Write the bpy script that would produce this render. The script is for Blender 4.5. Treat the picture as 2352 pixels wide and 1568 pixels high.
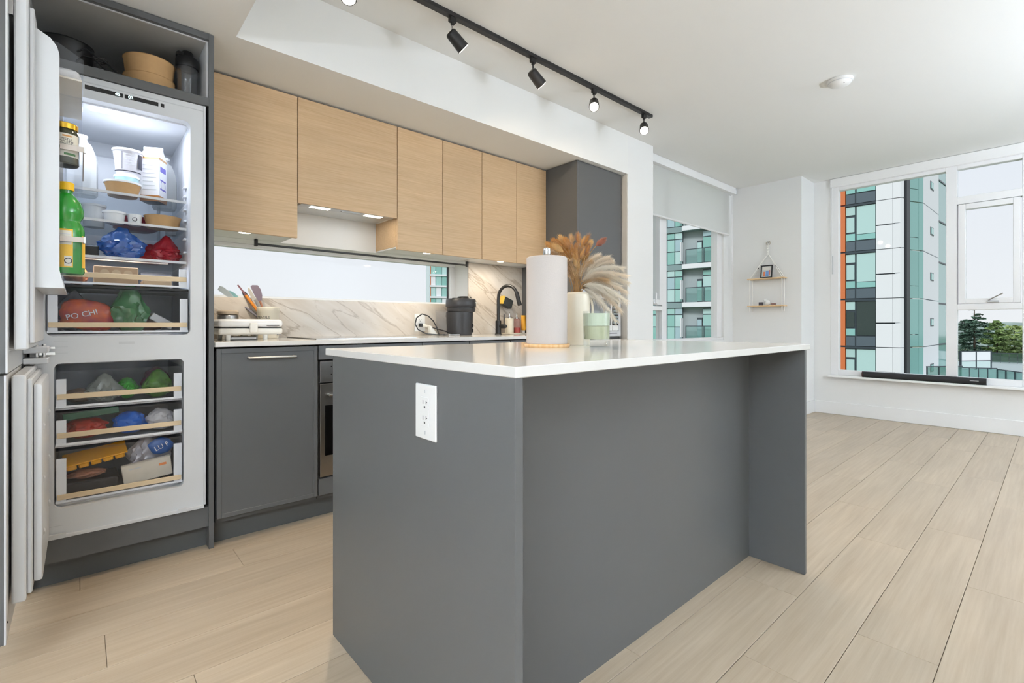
import bpy, bmesh, math, random
from mathutils import Vector, Matrix, noise
random.seed(7)
for o in list(bpy.data.objects): bpy.data.objects.remove(o)
SC = bpy.context.scene
COL = SC.collection
R = math.radians

# ------------------------------------------------------------------ camera
FPX, HOR, CX, CH = 1116.0, 745.5, 1176.0, 0.99        # focal length, horizon row, centre column, eye height
AZ = math.acos(0.664216)
FW = Vector((math.cos(AZ), math.sin(AZ), 0)); RT = Vector((math.sin(AZ), -math.cos(AZ), 0))
cd = bpy.data.cameras.new('camera'); cam = bpy.data.objects.new('camera', cd); COL.objects.link(cam)
cam.location = (0, 0, CH); cam.rotation_euler = (R(90), 0, AZ - R(90))
cd.sensor_fit = 'HORIZONTAL'; cd.sensor_width = 36; cd.lens = FPX / 2352 * 36
cd.shift_y = (HOR - 784) / 2352; cd.clip_start = 0.05; cd.clip_end = 3000
SC.camera = cam
def plan(u, d):
    """ground position that stands d metres deep in the direction of picture column u"""
    p = (FW + RT * ((u - CX) / FPX)) * d
    return Vector((p.x, p.y))
def zat(v, d): return CH + (HOR - v) / FPX * d

# ------------------------------------------------------------------ sky, exposure
SC.view_settings.view_transform = 'Standard'; SC.view_settings.look = 'None'
SC.view_settings.gamma = 1; SC.view_settings.use_curve_mapping = False
SC.view_settings.exposure = 0.27
W = bpy.data.worlds.new('overcast_sky'); SC.world = W; W.use_nodes = True
nt = W.node_tree; nt.nodes.clear()
wo = nt.nodes.new('ShaderNodeOutputWorld'); bg = nt.nodes.new('ShaderNodeBackground')
tc = nt.nodes.new('ShaderNodeTexCoord'); sp = nt.nodes.new('ShaderNodeSeparateXYZ'); rp = nt.nodes.new('ShaderNodeValToRGB')
nz = nt.nodes.new('ShaderNodeTexNoise'); nz.inputs['Scale'].default_value = 2.2; nz.inputs['Detail'].default_value = 4
mm = nt.nodes.new('ShaderNodeMath'); mm.operation = 'MULTIPLY_ADD'; mm.inputs[1].default_value = 0.35; 
nt.links.new(tc.outputs['Generated'], sp.inputs[0]); nt.links.new(tc.outputs['Generated'], nz.inputs['Vector'])
nt.links.new(nz.outputs['Fac'], mm.inputs[0]); nt.links.new(sp.outputs['Z'], mm.inputs[2])
nt.links.new(mm.outputs[0], rp.inputs[0])
e = rp.color_ramp.elements
e[0].position = 0.10; e[0].color = (0.87, 0.88, 0.91, 1)
e[1].position = 0.62; e[1].color = (0.78, 0.83, 0.93, 1)
nt.links.new(rp.outputs[0], bg.inputs['Color']); bg.inputs['Strength'].default_value = 0.85
nt.links.new(bg.outputs[0], wo.inputs[0])

# pale veiled sun from behind the building: it lights the houses outside, not the room
sl_ = bpy.data.lights.new('veiled_sun', 'SUN'); sl_.energy = 1.35; sl_.angle = R(12); sl_.color = (1, .98, .95)
so = bpy.data.objects.new('veiled_sun', sl_); COL.objects.link(so); so.location = (-20, -20, 30); so.rotation_euler = Vector((0.80, 0.42, -0.55)).to_track_quat('-Z', 'Y').to_euler()
# ------------------------------------------------------------------ light helpers and the added fill lamps
LAMP = 1.0
def area_light(name, loc, size, watts, color, rot=(0, 0, 0), shape='DISK', size_y=None, spread=None, parent=None):
    l = bpy.data.lights.new(name, 'AREA'); l.shape = shape; l.size = size
    if size_y: l.size_y = size_y
    l.energy = watts * LAMP; l.color = color
    if spread: l.spread = R(spread)
    o = bpy.data.objects.new(name, l); COL.objects.link(o); o.rotation_euler = rot
    if parent is not None: o.parent = parent; o.location = Vector(loc) - WL[parent.name]
    else: o.location = loc
    return o
def bulb_light(name, loc, radius, watts, color, parent=None):
    l = bpy.data.lights.new(name, 'POINT'); l.energy = watts * LAMP; l.shadow_soft_size = radius; l.color = color
    o = bpy.data.objects.new(name, l); COL.objects.link(o)
    if parent is not None: o.parent = parent; o.location = Vector(loc) - WL[parent.name]
    else: o.location = loc
    return o
WL = {}
FILL_LAMPS = [('added fill lamp out of view in the hall left of the kitchen', -1.8, -0.9, 1.55, 232, 2.275),
         ('added fill lamp out of view in the living room beside the wide window', 3.9, -2.35, 0.95, 172, 2.604)]

# ------------------------------------------------------------------ helpers
def S(r, g, b):
    f = lambda c: (c / 255 / 12.92) if c <= 10 else ((c / 255 + 0.055) / 1.055) ** 2.4
    return (f(r), f(g), f(b), 1)
class MB:
    """collects shapes given in world metres; build() links them as one mesh object"""
    def __init__(s): s.bm = bmesh.new()
    def _new(s, n0): 
        s.bm.verts.ensure_lookup_table(); return s.bm.verts[n0:]
    def box(s, x0, x1, y0, y1, z0, z1, b=0, seg=1):
        v = [s.bm.verts.new(p) for p in ((x0,y0,z0),(x1,y0,z0),(x1,y1,z0),(x0,y1,z0),(x0,y0,z1),(x1,y0,z1),(x1,y1,z1),(x0,y1,z1))]
        fs = [s.bm.faces.new([v[i] for i in q]) for q in ((0,3,2,1),(4,5,6,7),(0,1,5,4),(1,2,6,5),(2,3,7,6),(3,0,4,7))]
        if b:
            es = list({e for f in fs for e in f.edges})
            bmesh.ops.bevel(s.bm, geom=es, offset=b, segments=seg, affect='EDGES', profile=0.5, clamp_overlap=True)
        return s
    def prism(s, poly, a, b, axis='z', bev=0):
        """polygon in the two other axes, extruded from a to b along axis"""
        def P(p, t): return {'z': (p[0], p[1], t), 'y': (p[0], t, p[1]), 'x': (t, p[0], p[1])}[axis]
        A = [s.bm.verts.new(P(p, a)) for p in poly]; B = [s.bm.verts.new(P(p, b)) for p in poly]
        n = len(poly); fs = [s.bm.faces.new(A), s.bm.faces.new(B[::-1])]
        for i in range(n): fs.append(s.bm.faces.new((A[i], B[i], B[(i+1) % n], A[(i+1) % n])))
        bmesh.ops.recalc_face_normals(s.bm, faces=fs)
        if bev: bmesh.ops.bevel(s.bm, geom=list({e for f in fs for e in f.edges}), offset=bev, segments=1, affect='EDGES', clamp_overlap=True)
        return s
    def cyl(s, p0, p1, r0, r1=None, n=16, cap=True):
        r1 = r0 if r1 is None else r1
        p0, p1 = Vector(p0), Vector(p1); d = (p1 - p0).normalized()
        a = d.orthogonal().normalized(); b = d.cross(a)
        A = []; B = []
        for i in range(n):
            t = 2 * math.pi * i / n; o = a * math.cos(t) + b * math.sin(t)
            A.append(s.bm.verts.new(p0 + o * r0)); B.append(s.bm.verts.new(p1 + o * r1))
        for i in range(n): s.bm.faces.new((A[i], A[(i+1) % n], B[(i+1) % n], B[i]))
        if cap: s.bm.faces.new(A[::-1]); s.bm.faces.new(B)
        return s
    def lathe(s, prof, c=(0, 0, 0), n=28, close=False):
        rings = []
        for r, z in prof:
            if r < 1e-6: rings.append([s.bm.verts.new((c[0], c[1], c[2] + z))])
            else: rings.append([s.bm.verts.new((c[0] + r * math.cos(2*math.pi*i/n), c[1] + r * math.sin(2*math.pi*i/n), c[2] + z)) for i in range(n)])
        for A, B in zip(rings, rings[1:]):
            if len(A) == 1 and len(B) == 1: continue
            for i in range(n):
                j = (i + 1) % n
                if len(A) == 1: s.bm.faces.new((A[0], B[j], B[i]))
                elif len(B) == 1: s.bm.faces.new((A[i], A[j], B[0]))
                else: s.bm.faces.new((A[i], A[j], B[j], B[i]))
        return s
    def tube(s, pts, r, n=8, closed=False, r1=None):
        pts = [Vector(p) for p in pts]; m = len(pts); rings = []; up = None
        for i, p in enumerate(pts):
            if closed: d = pts[(i+1) % m] - pts[i-1]
            else: d = pts[min(i+1, m-1)] - pts[max(i-1, 0)]
            d.normalize()
            if up is None: up = d.orthogonal().normalized()
            else: up = (up - d * up.dot(d)).normalized()
            b = d.cross(up); rr = r if r1 is None else r + (r1 - r) * i / (m - 1)
            rings.append([s.bm.verts.new(p + (up * math.cos(2*math.pi*k/n) + b * math.sin(2*math.pi*k/n)) * rr) for k in range(n)])
        for i in range(m if closed else m - 1):
            A, B = rings[i], rings[(i+1) % m]
            for k in range(n): s.bm.faces.new((A[k], A[(k+1) % n], B[(k+1) % n], B[k]))
        if not closed: s.bm.faces.new(rings[0][::-1]); s.bm.faces.new(rings[-1])
        return s
    def ball(s, c, rx, ry=None, rz=None, sub=2):
        ry = rx if ry is None else ry; rz = rx if rz is None else rz
        g = bmesh.ops.create_icosphere(s.bm, subdivisions=sub, radius=1)
        for v in g['verts']: v.co = Vector((v.co.x * rx + c[0], v.co.y * ry + c[1], v.co.z * rz + c[2]))
        return s
    def slab(s, p, q, z0, z1, th, off=0):
        """upright board from plan point p to q, thickness th away from the viewer side"""
        p, q = Vector(p), Vector(q); d = (q - p).normalized(); nrm = Vector((-d.y, d.x))
        mid = (p + q) / 2
        if nrm.dot(mid) < 0: nrm = -nrm
        a, b = p + nrm * off, q + nrm * off
        return s.prism([a, b, b + nrm * th, a + nrm * th], z0, z1, 'z')
    def tri(s, *pts): s.bm.faces.new([s.bm.verts.new(p) for p in pts]); return s
    def xf(s, M): bmesh.ops.transform(s.bm, matrix=M, verts=s.bm.verts[:]); return s
    def rot(s, deg, c, axis='Z'):
        c = Vector(c); return s.xf(Matrix.Translation(c) @ Matrix.Rotation(R(deg), 4, axis) @ Matrix.Translation(-c))
    def build(s, name, m, parent=None, smooth=35):
        vs = [v.co for v in s.bm.verts]
        lo = [min(v[i] for v in vs) for i in range(3)]; hi = [max(v[i] for v in vs) for i in range(3)]
        c = Vector(((lo[0] + hi[0]) / 2, (lo[1] + hi[1]) / 2, lo[2]))
        for v in s.bm.verts: v.co -= c
        me = bpy.data.meshes.new(name); s.bm.normal_update(); s.bm.to_mesh(me); s.bm.free()
        if m is not None: me.materials.append(m)
        if smooth:
            me.shade_smooth(); me.set_sharp_from_angle(angle=R(smooth))
        return place(name, me, c, parent)
def place(name, data, c, parent=None):
    o = bpy.data.objects.new(name, data); COL.objects.link(o); c = Vector(c)
    if parent is not None: o.parent = parent; o.location = c - WL[parent.name]
    else: o.location = c
    WL[o.name] = c
    return o
def tag(o, label, cat, group=None, kind=None):
    if label: o['label'] = label
    if cat: o['category'] = cat
    if group: o['group'] = group
    if kind: o['kind'] = kind
    return o
def thing(name, label, cat, loc=(0, 0, 0), group=None):
    return tag(place(name, None, loc), label, cat, group)
def struct(o): o['kind'] = 'structure'; return o
def Bx(name, m, parent, x0, x1, y0, y1, z0, z1, b=0.0, seg=1): return MB().box(x0, x1, y0, y1, z0, z1, b, seg).build(name, m, parent)
def text(name, st, size, loc, ex, ey, m, parent, bend=None, align='CENTER', extrude=0.0002):
    """lettering: ex = reading direction, ey = up; bend = (cx, cy, r) wraps it on an upright cylinder"""
    cu = bpy.data.curves.new(name, 'FONT'); cu.body = st; cu.size = size; cu.align_x = align; cu.align_y = 'CENTER'; cu.extrude = extrude
    cu.resolution_u = 3
    tmp = bpy.data.objects.new('tmp', cu); COL.objects.link(tmp)
    dg = bpy.context.evaluated_depsgraph_get(); me = bpy.data.meshes.new_from_object(tmp.evaluated_get(dg))
    bpy.data.objects.remove(tmp)
    ex, ey = Vector(ex).normalized(), Vector(ey).normalized(); ez = ex.cross(ey); loc = Vector(loc)
    b = MB(); b.bm.from_mesh(me)
    for v in b.bm.verts:
        x, y, z = v.co
        if bend:
            cx, cy, r = bend; a0 = math.atan2(loc.y - cy, loc.x - cx); sgn = 1 if (Vector((-math.sin(a0), math.cos(a0), 0)).dot(ex) > 0) else -1
            a = a0 + sgn * x / r; rr = r + z
            v.co = Vector((cx + rr * math.cos(a), cy + rr * math.sin(a), loc.z)) + ey * y
        else: v.co = loc + ex * x + ey * y + ez * z
    return b.build(name, m, parent, smooth=0)
def copy_tree(o, parent=None, loc=None):
    c = o.copy(); COL.objects.link(c); c.parent = parent
    if loc is not None: c.location = loc
    for ch in list(o.children):
        copy_tree(ch, c)
    return c
# ------------------------------------------------------------------ materials
MC = {}
def node(nt, typ, **kw):
    n = nt.nodes.new(typ)
    for k, v in kw.items():
        if k in n.inputs: n.inputs[k].default_value = v
        else: setattr(n, k, v)
    return n
def mat(name, col, rough=0.5, metal=0.0, spec=0.5, emit=None, es=0, alpha=None, coat=0, trans=0, sheen=0, var=0.0, vscale=6.0, bump=0.0, bscale=60.0, stretch=(1, 1, 1), rnd=0.0):
    """principled material; var = soft tonal variation, bump = fine relief, rnd = tone change from piece to piece"""
    if name in MC: return MC[name]
    m = bpy.data.materials.new(name); m.use_nodes = True; nt = m.node_tree; p = nt.nodes['Principled BSDF']
    p.inputs['Base Color'].default_value = col; p.inputs['Roughness'].default_value = rough; p.inputs['Metallic'].default_value = metal
    p.inputs['Specular IOR Level'].default_value = spec
    if coat: p.inputs['Coat Weight'].default_value = coat; p.inputs['Coat Roughness'].default_value = 0.08
    if trans: p.inputs['Transmission Weight'].default_value = trans
    if sheen: p.inputs['Sheen Weight'].default_value = sheen
    if emit: p.inputs['Emission Color'].default_value = emit; p.inputs['Emission Strength'].default_value = es
    if var or bump or rnd:
        tc = node(nt, 'ShaderNodeTexCoord'); mp = node(nt, 'ShaderNodeMapping'); mp.inputs['Scale'].default_value = stretch
        nt.links.new(tc.outputs['Object'], mp.inputs['Vector'])
        src = None
        if var:
            n1 = node(nt, 'ShaderNodeTexNoise'); n1.inputs['Scale'].default_value = vscale; n1.inputs['Detail'].default_value = 5
            nt.links.new(mp.outputs[0], n1.inputs['Vector'])
            mr = node(nt, 'ShaderNodeMapRange'); mr.inputs['To Min'].default_value = 1 - var; mr.inputs['To Max'].default_value = 1 + var
            mr.inputs['From Min'].default_value = 0.25; mr.inputs['From Max'].default_value = 0.75
            nt.links.new(n1.outputs['Fac'], mr.inputs['Value']); src = mr.outputs[0]
        if rnd:
            oi = node(nt, 'ShaderNodeObjectInfo'); mr = node(nt, 'ShaderNodeMapRange'); mr.inputs['To Min'].default_value = 1 - rnd; mr.inputs['To Max'].default_value = 1 + rnd
            nt.links.new(oi.outputs['Random'], mr.inputs['Value'])
            if src is None: src = mr.outputs[0]
            else:
                mu = node(nt, 'ShaderNodeMath', operation='MULTIPLY'); nt.links.new(src, mu.inputs[0]); nt.links.new(mr.outputs[0], mu.inputs[1]); src = mu.outputs[0]
        if src is not None:
            vm = node(nt, 'ShaderNodeVectorMath', operation='SCALE'); vm.inputs[0].default_value = col[:3]
            nt.links.new(src, vm.inputs['Scale']); nt.links.new(vm.outputs[0], p.inputs['Base Color'])
        if bump:
            n2 = node(nt, 'ShaderNodeTexNoise'); n2.inputs['Scale'].default_value = bscale; n2.inputs['Detail'].default_value = 3
            nt.links.new(mp.outputs[0], n2.inputs['Vector'])
            bp = node(nt, 'ShaderNodeBump'); bp.inputs['Strength'].default_value = bump; bp.inputs['Distance'].default_value = 0.002
            nt.links.new(n2.outputs['Fac'], bp.inputs['Height']); nt.links.new(bp.outputs[0], p.inputs['Normal'])
    MC[name] = m; return m
def clear(name, tint=(1, 1, 1, 1), refl=0.10, rough=0.02, body=None, bodyfac=0.0, tlc=0.45):
    """thin clear sheet: tinted see-through + surface reflection (+ some of its own body colour)"""
    if name in MC: return MC[name]
    m = bpy.data.materials.new(name); m.use_nodes = True; nt = m.node_tree; nt.nodes.clear()
    out = node(nt, 'ShaderNodeOutputMaterial'); t = node(nt, 'ShaderNodeBsdfTransparent'); t.inputs[0].default_value = tint
    g = node(nt, 'ShaderNodeBsdfGlossy'); g.inputs['Roughness'].default_value = rough
    lw = node(nt, 'ShaderNodeLayerWeight'); lw.inputs['Blend'].default_value = 0.35
    mr = node(nt, 'ShaderNodeMapRange'); mr.inputs['To Min'].default_value = refl * 0.5; mr.inputs['To Max'].default_value = min(1, refl * 4)
    nt.links.new(lw.outputs['Fresnel'], mr.inputs['Value'])
    src = t.outputs[0]
    if body:
        d = node(nt, 'ShaderNodeBsdfPrincipled'); d.inputs['Base Color'].default_value = body; d.inputs['Roughness'].default_value = 0.25
        tl = node(nt, 'ShaderNodeBsdfTranslucent'); tl.inputs[0].default_value = body
        m0 = node(nt, 'ShaderNodeMixShader'); m0.inputs[0].default_value = tlc; nt.links.new(d.outputs[0], m0.inputs[1]); nt.links.new(tl.outputs[0], m0.inputs[2])
        mx = node(nt, 'ShaderNodeMixShader'); mx.inputs[0].default_value = bodyfac
        nt.links.new(t.outputs[0], mx.inputs[1]); nt.links.new(m0.outputs[0], mx.inputs[2]); src = mx.outputs[0]
    mix = node(nt, 'ShaderNodeMixShader'); nt.links.new(mr.outputs[0], mix.inputs[0])
    nt.links.new(src, mix.inputs[1]); nt.links.new(g.outputs[0], mix.inputs[2]); nt.links.new(mix.outputs[0], out.inputs[0])
    MC[name] = m; return m
def grain(name, c0, c1, axis, rough=0.5, fine=140, long=3.0, bump=0.05, rnd=0.0, cloud=0.10):
    """wood: streaks along axis, each board with its own offset and tone"""
    m = bpy.data.materials.new(name); m.use_nodes = True; nt = m.node_tree; p = nt.nodes['Principled BSDF']
    tc = node(nt, 'ShaderNodeTexCoord'); oi = node(nt, 'ShaderNodeObjectInfo')
    sc = node(nt, 'ShaderNodeVectorMath', operation='SCALE'); sc.inputs[0].default_value = (37, 53, 71); nt.links.new(oi.outputs['Random'], sc.inputs['Scale'])
    ad = node(nt, 'ShaderNodeVectorMath', operation='ADD'); nt.links.new(tc.outputs['Object'], ad.inputs[0]); nt.links.new(sc.outputs[0], ad.inputs[1])
    mp = node(nt, 'ShaderNodeMapping'); mp.inputs['Scale'].default_value = [long if a == axis else fine for a in 'xyz']; nt.links.new(ad.outputs[0], mp.inputs['Vector'])
    n1 = node(nt, 'ShaderNodeTexNoise'); n1.inputs['Scale'].default_value = 1; n1.inputs['Detail'].default_value = 6; n1.inputs['Roughness'].default_value = 0.6; nt.links.new(mp.outputs[0], n1.inputs['Vector'])
    mp2 = node(nt, 'ShaderNodeMapping'); mp2.inputs['Scale'].default_value = [1.2 if a == axis else 9 for a in 'xyz']; nt.links.new(ad.outputs[0], mp2.inputs['Vector'])
    n2 = node(nt, 'ShaderNodeTexNoise'); n2.inputs['Scale'].default_value = 1; n2.inputs['Detail'].default_value = 3; nt.links.new(mp2.outputs[0], n2.inputs['Vector'])
    rp = node(nt, 'ShaderNodeValToRGB'); rp.color_ramp.elements[0].position = 0.3; rp.color_ramp.elements[0].color = c0
    rp.color_ramp.elements[1].position = 0.7; rp.color_ramp.elements[1].color = c1; nt.links.new(n1.outputs['Fac'], rp.inputs[0])
    mr = node(nt, 'ShaderNodeMapRange'); mr.inputs['From Min'].default_value = 0.3; mr.inputs['From Max'].default_value = 0.7
    mr.inputs['To Min'].default_value = 1 - cloud; mr.inputs['To Max'].default_value = 1 + cloud; nt.links.new(n2.outputs['Fac'], mr.inputs['Value'])
    m3 = node(nt, 'ShaderNodeMapRange'); m3.inputs['To Min'].default_value = 1 - rnd; m3.inputs['To Max'].default_value = 1 + rnd; nt.links.new(oi.outputs['Random'], m3.inputs['Value'])
    mu = node(nt, 'ShaderNodeMath', operation='MULTIPLY'); nt.links.new(mr.outputs[0], mu.inputs[0]); nt.links.new(m3.outputs[0], mu.inputs[1])
    vm = node(nt, 'ShaderNodeVectorMath', operation='SCALE'); nt.links.new(rp.outputs[0], vm.inputs[0]); nt.links.new(mu.outputs[0], vm.inputs['Scale'])
    nt.links.new(vm.outputs[0], p.inputs['Base Color']); p.inputs['Roughness'].default_value = rough
    bp = node(nt, 'ShaderNodeBump'); bp.inputs['Strength'].default_value = bump; bp.inputs['Distance'].default_value = 0.001
    nt.links.new(n1.outputs['Fac'], bp.inputs['Height']); nt.links.new(bp.outputs[0], p.inputs['Normal'])
    return m
def marble(name):
    m = bpy.data.materials.new(name); m.use_nodes = True; nt = m.node_tree; p = nt.nodes['Principled BSDF']
    tc = node(nt, 'ShaderNodeTexCoord'); ge = node(nt, 'ShaderNodeNewGeometry')
    m0 = node(nt, 'ShaderNodeMapping'); m0.inputs['Rotation'].default_value = (0, R(-33), 0)
    mp = node(nt, 'ShaderNodeMapping'); mp.inputs['Scale'].default_value = (0.55, 1, 3.0)
    nt.links.new(ge.outputs['Position'], m0.inputs['Vector']); nt.links.new(m0.outputs[0], mp.inputs['Vector'])
    def vein(scale, width, dist, off):
        n = node(nt, 'ShaderNodeTexNoise'); n.inputs['Scale'].default_value = scale; n.inputs['Detail'].default_value = 5; n.inputs['Distortion'].default_value = dist
        o = node(nt, 'ShaderNodeVectorMath', operation='ADD'); o.inputs[1].default_value = off; nt.links.new(mp.outputs[0], o.inputs[0]); nt.links.new(o.outputs[0], n.inputs['Vector'])
        s = node(nt, 'ShaderNodeMath', operation='SUBTRACT'); s.inputs[1].default_value = 0.5; nt.links.new(n.outputs['Fac'], s.inputs[0])
        a = node(nt, 'ShaderNodeMath', operation='ABSOLUTE'); nt.links.new(s.outputs[0], a.inputs[0])
        r = node(nt, 'ShaderNodeMapRange'); r.interpolation_type = 'SMOOTHSTEP'; r.inputs['From Min'].default_value = 0; r.inputs['From Max'].default_value = width
        r.inputs['To Min'].default_value = 1; r.inputs['To Max'].default_value = 0; nt.links.new(a.outputs[0], r.inputs['Value']); return r.outputs[0]
    v1 = vein(2.0, 0.020, 0.15, (0, 0, 0)); v2 = vein(1.6, 0.13, 0.2, (5, 0, 2)); v3 = vein(4.2, 0.014, 0.25, (9, 3, 1))
    def mix(a, b, fac, k):
        mk = node(nt, 'ShaderNodeMath', operation='MULTIPLY'); mk.inputs[1].default_value = k; nt.links.new(fac, mk.inputs[0])
        x = node(nt, 'ShaderNodeMix', data_type='RGBA'); nt.links.new(mk.outputs[0], x.inputs['Factor'])
        if isinstance(a, tuple): x.inputs[6].default_value = a
        else: nt.links.new(a, x.inputs[6])
        x.inputs[7].default_value = b; return x.outputs[2]
    c = mix(S(219, 211, 200), S(196, 182, 164), v2, 0.6); c = mix(c, S(158, 141, 122), v1, 0.6); c = mix(c, S(170, 154, 136), v3, 0.25)
    nt.links.new(c, p.inputs['Base Color']); p.inputs['Roughness'].default_value = 0.22
    return m
WHITE = mat('wall_paint', S(236, 236, 234), 0.65, spec=0.3)
CEIL = mat('ceiling_paint', S(238, 238, 235), 0.75, spec=0.2)
TRIM = mat('trim_paint', S(240, 240, 239), 0.4)
VINYL = mat('window_vinyl', S(238, 238, 238), 0.35)
GREY = mat('grey_lacquer', S(92, 93, 93), 0.38, var=0.03, vscale=2.5, bump=0.02, bscale=300)
GREYD = mat('grey_toe_board', S(82, 83, 82), 0.5)
QUARTZ = mat('white_quartz', S(228, 226, 222), 0.11, var=0.012, vscale=90)
OAK = grain('oak_veneer', S(200, 166, 126), S(217, 186, 147), 'x', 0.5, fine=170, long=5, bump=0.06, rnd=0.02, cloud=0.05)
OAKE = mat('oak_edge', S(214, 182, 138), 0.5)
FLOORW = grain('oak_plank', S(178, 159, 135), S(194, 177, 154), 'x', 0.36, fine=60, long=2.6, bump=0.03, rnd=0.05, cloud=0.075)
MARB = marble('marble_slab')
BLACK = mat('black_metal', S(28, 28, 29), 0.45)
BLACKP = mat('black_plastic', S(24, 24, 25), 0.35)
STEEL = mat('stainless_steel', S(178, 178, 177), 0.28, metal=1.0, bump=0.02, bscale=200, stretch=(1, 1, 40))
CHROME = mat('chrome', S(215, 215, 215), 0.08, metal=1.0)
GLASS = clear('window_glass', (0.985, 0.995, 0.99, 1), 0.008, 0.0)
PLASTIC = clear('clear_plastic', (0.975, 0.98, 0.99, 1), 0.022, 0.06, S(225, 230, 240), 0.012)
DRINKG = clear('drinking_glass', (0.93, 0.95, 0.94, 1), 0.14, 0.01)
FRW = mat('fridge_white', S(218, 220, 222), 0.32)
FRI = mat('fridge_liner', S(232, 235, 240), 0.3)
RUBBER = mat('door_gasket', S(205, 207, 209), 0.6)
BEIGE = mat('beige_trim', S(222, 200, 165), 0.45)
NICHE = mat('lightened_niche_lining', S(190, 189, 186), 0.5)  # niche lining coloured paler to stand in for light missing inside
KRAFT = mat('kraft_paper', S(196, 156, 106), 0.7, var=0.05, vscale=40)
PAPER = mat('white_paper', S(240, 238, 236), 0.75)
WPL = mat('white_plastic', S(240, 240, 238), 0.3)
CREAM = mat('cream_ceramic', S(232, 224, 205), 0.3)
MILK = clear('milky_plastic', (0.9, 0.92, 0.92, 1), 0.06, 0.2, S(236, 238, 238), 0.8)
INK = mat('black_ink', S(35, 35, 38), 0.6)
DARKGAP = mat('shadow_gap', S(22, 22, 22), 0.8)
BLACKGL = mat('black_glass', S(10, 10, 11), 0.05)
# ================================================================== SETTING
ZC, ZL = 2.604, 2.275           # living ceiling, lowered ceiling
XW = 6.25                       # window wall
# floor with planks
fl = struct(Bx('floor', FLOORW, None, -2.5, XW, -3.0, 3.13, -0.10, -0.007))
rows = {}
butts = {-1: 2.51, 0: 1.863, 1: 2.718, 2: 1.953, 6: 0.24, 8: 0.058, 10: 0.503, 7: 0.86, 9: 0.98, 3: 1.25, 4: 0.7, 5: 1.6}
PL, PW, GAP = 1.2315, 0.1993, 0.0009
PM = {}
def plank(x0, x1, y0, y1):
    key = (round(x1 - x0, 3), round(y1 - y0, 3))
    if key not in PM:
        b = MB(); w, h = key; b.box(GAP, w - GAP, GAP, h - GAP, 0, 0.007, 0.0006)
        me = bpy.data.meshes.new('plank'); b.bm.normal_update(); b.bm.to_mesh(me); b.bm.free(); me.materials.append(FLOORW); PM[key] = me
    o = place('plank', PM[key], (x0, y0, -0.007), fl)
for k in range(-7, 15):
    y0 = 0.232 + PW * k; y1 = min(y0 + PW, 3.13)
    if y0 > 3.05: continue
    xb = butts.get(k, 0.37 + 0.43 * ((k * 7) % 5)) 
    while xb > -1.2: xb -= PL
    while xb < XW - 0.01:
        plank(max(xb, -1.3), min(xb + PL, XW), y0, y1); xb += PL
# ceilings
struct(Bx('ceiling', CEIL, None, 0.52, 6.45, -3.0, 2.44, ZC, ZC + 0.2))
struct(Bx('ceiling_bulkhead', CEIL, None, 0.52, 3.49, 2.44, 3.4, ZL, ZC + 0.2))
struct(Bx('ceiling_hall', CEIL, None, -2.5, 0.52, -3.0, 3.4, ZL, ZC + 0.2))
struct(Bx('ceiling_nook', CEIL, None, 3.876, 6.45, 2.44, 2.9, ZC, ZC + 0.2))
# walls
b = MB(); b.box(-2.5, 3.49, 3.13, 3.36, 0, 1.147); b.box(-2.5, 3.49, 3.13, 3.36, 1.485, ZL); b.box(-2.5, 0.36, 3.13, 3.36, 1.147, 1.485); b.box(2.306, 3.49, 3.13, 3.36, 1.147, 1.485)
struct(b.build('wall_kitchen', WHITE))
struct(Bx('wall_end', WHITE, None, 3.49, 3.60, 2.705, 3.36, 0, ZC + .1))
struct(Bx('wall_pillar', WHITE, None, 3.49, 3.876, 2.44, 2.705, 0, ZC + .1))
b = MB(); b.box(3.876, 5.85, 2.60, 2.705, 0, 0.815); b.box(5.62, 5.85, 2.60, 2.705, 0.815, ZC)
struct(b.build('wall_living', WHITE))
struct(Bx('wall_nook', WHITE, None, 5.85, 6.45, 1.855, 2.86, 0, ZC + .1))
b = MB(); b.box(XW, XW + .10, -3, 1.855, 0, 0.435); b.box(XW, XW + .10, 1.69, 1.855, 0.435, ZC); b.box(XW, XW + .10, -3, -1.75, 0.435, ZC); b.box(XW, XW + .10, -1.75, 1.69, 2.56, ZC)
struct(b.build('wall_right', WHITE))
struct(Bx('wall_front', WHITE, None, -2.5, 6.45, -3.2, -3.0, 0, ZC))
struct(Bx('wall_left', WHITE, None, -2.7, -2.5, -3.2, 3.36, 0, ZC))
def bboard(name, x0, x1, y0, y1): struct(Bx(name, TRIM, None, x0, x1, y0, y1, 0.001, 0.136, 0.003))
bboard('baseboard_right', XW - .016, XW, -3, 1.84); bboard('baseboard_nook', 5.834, 5.85, 1.84, 2.60); bboard('baseboard_return', 5.85, XW - .001, 1.84, 1.855)
bboard('baseboard_pillar', 3.50, 3.86, 2.426, 2.44)
# kitchen window strip
w1 = struct(thing('window_1', None, None, (1.3, 3.33, 1.147)))
def fr(w, *a, n='frame'): return Bx(n, VINYL, w, *a, 0.003)
fr(w1, 0.36, 2.306, 3.30, 3.355, 1.147, 1.168); fr(w1, 0.36, 2.306, 3.30, 3.355, 1.460, 1.485); fr(w1, 0.36, 0.41, 3.30, 3.355, 1.168, 1.460); fr(w1, 2.258, 2.306, 3.30, 3.355, 1.168, 1.460)
Bx('gasket_strip', BLACKP, w1, 2.252, 2.258, 3.325, 3.345, 1.168, 1.460)
Bx('pane', GLASS, w1, 0.41, 2.252, 3.333, 3.337, 1.168, 1.460)
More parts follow.
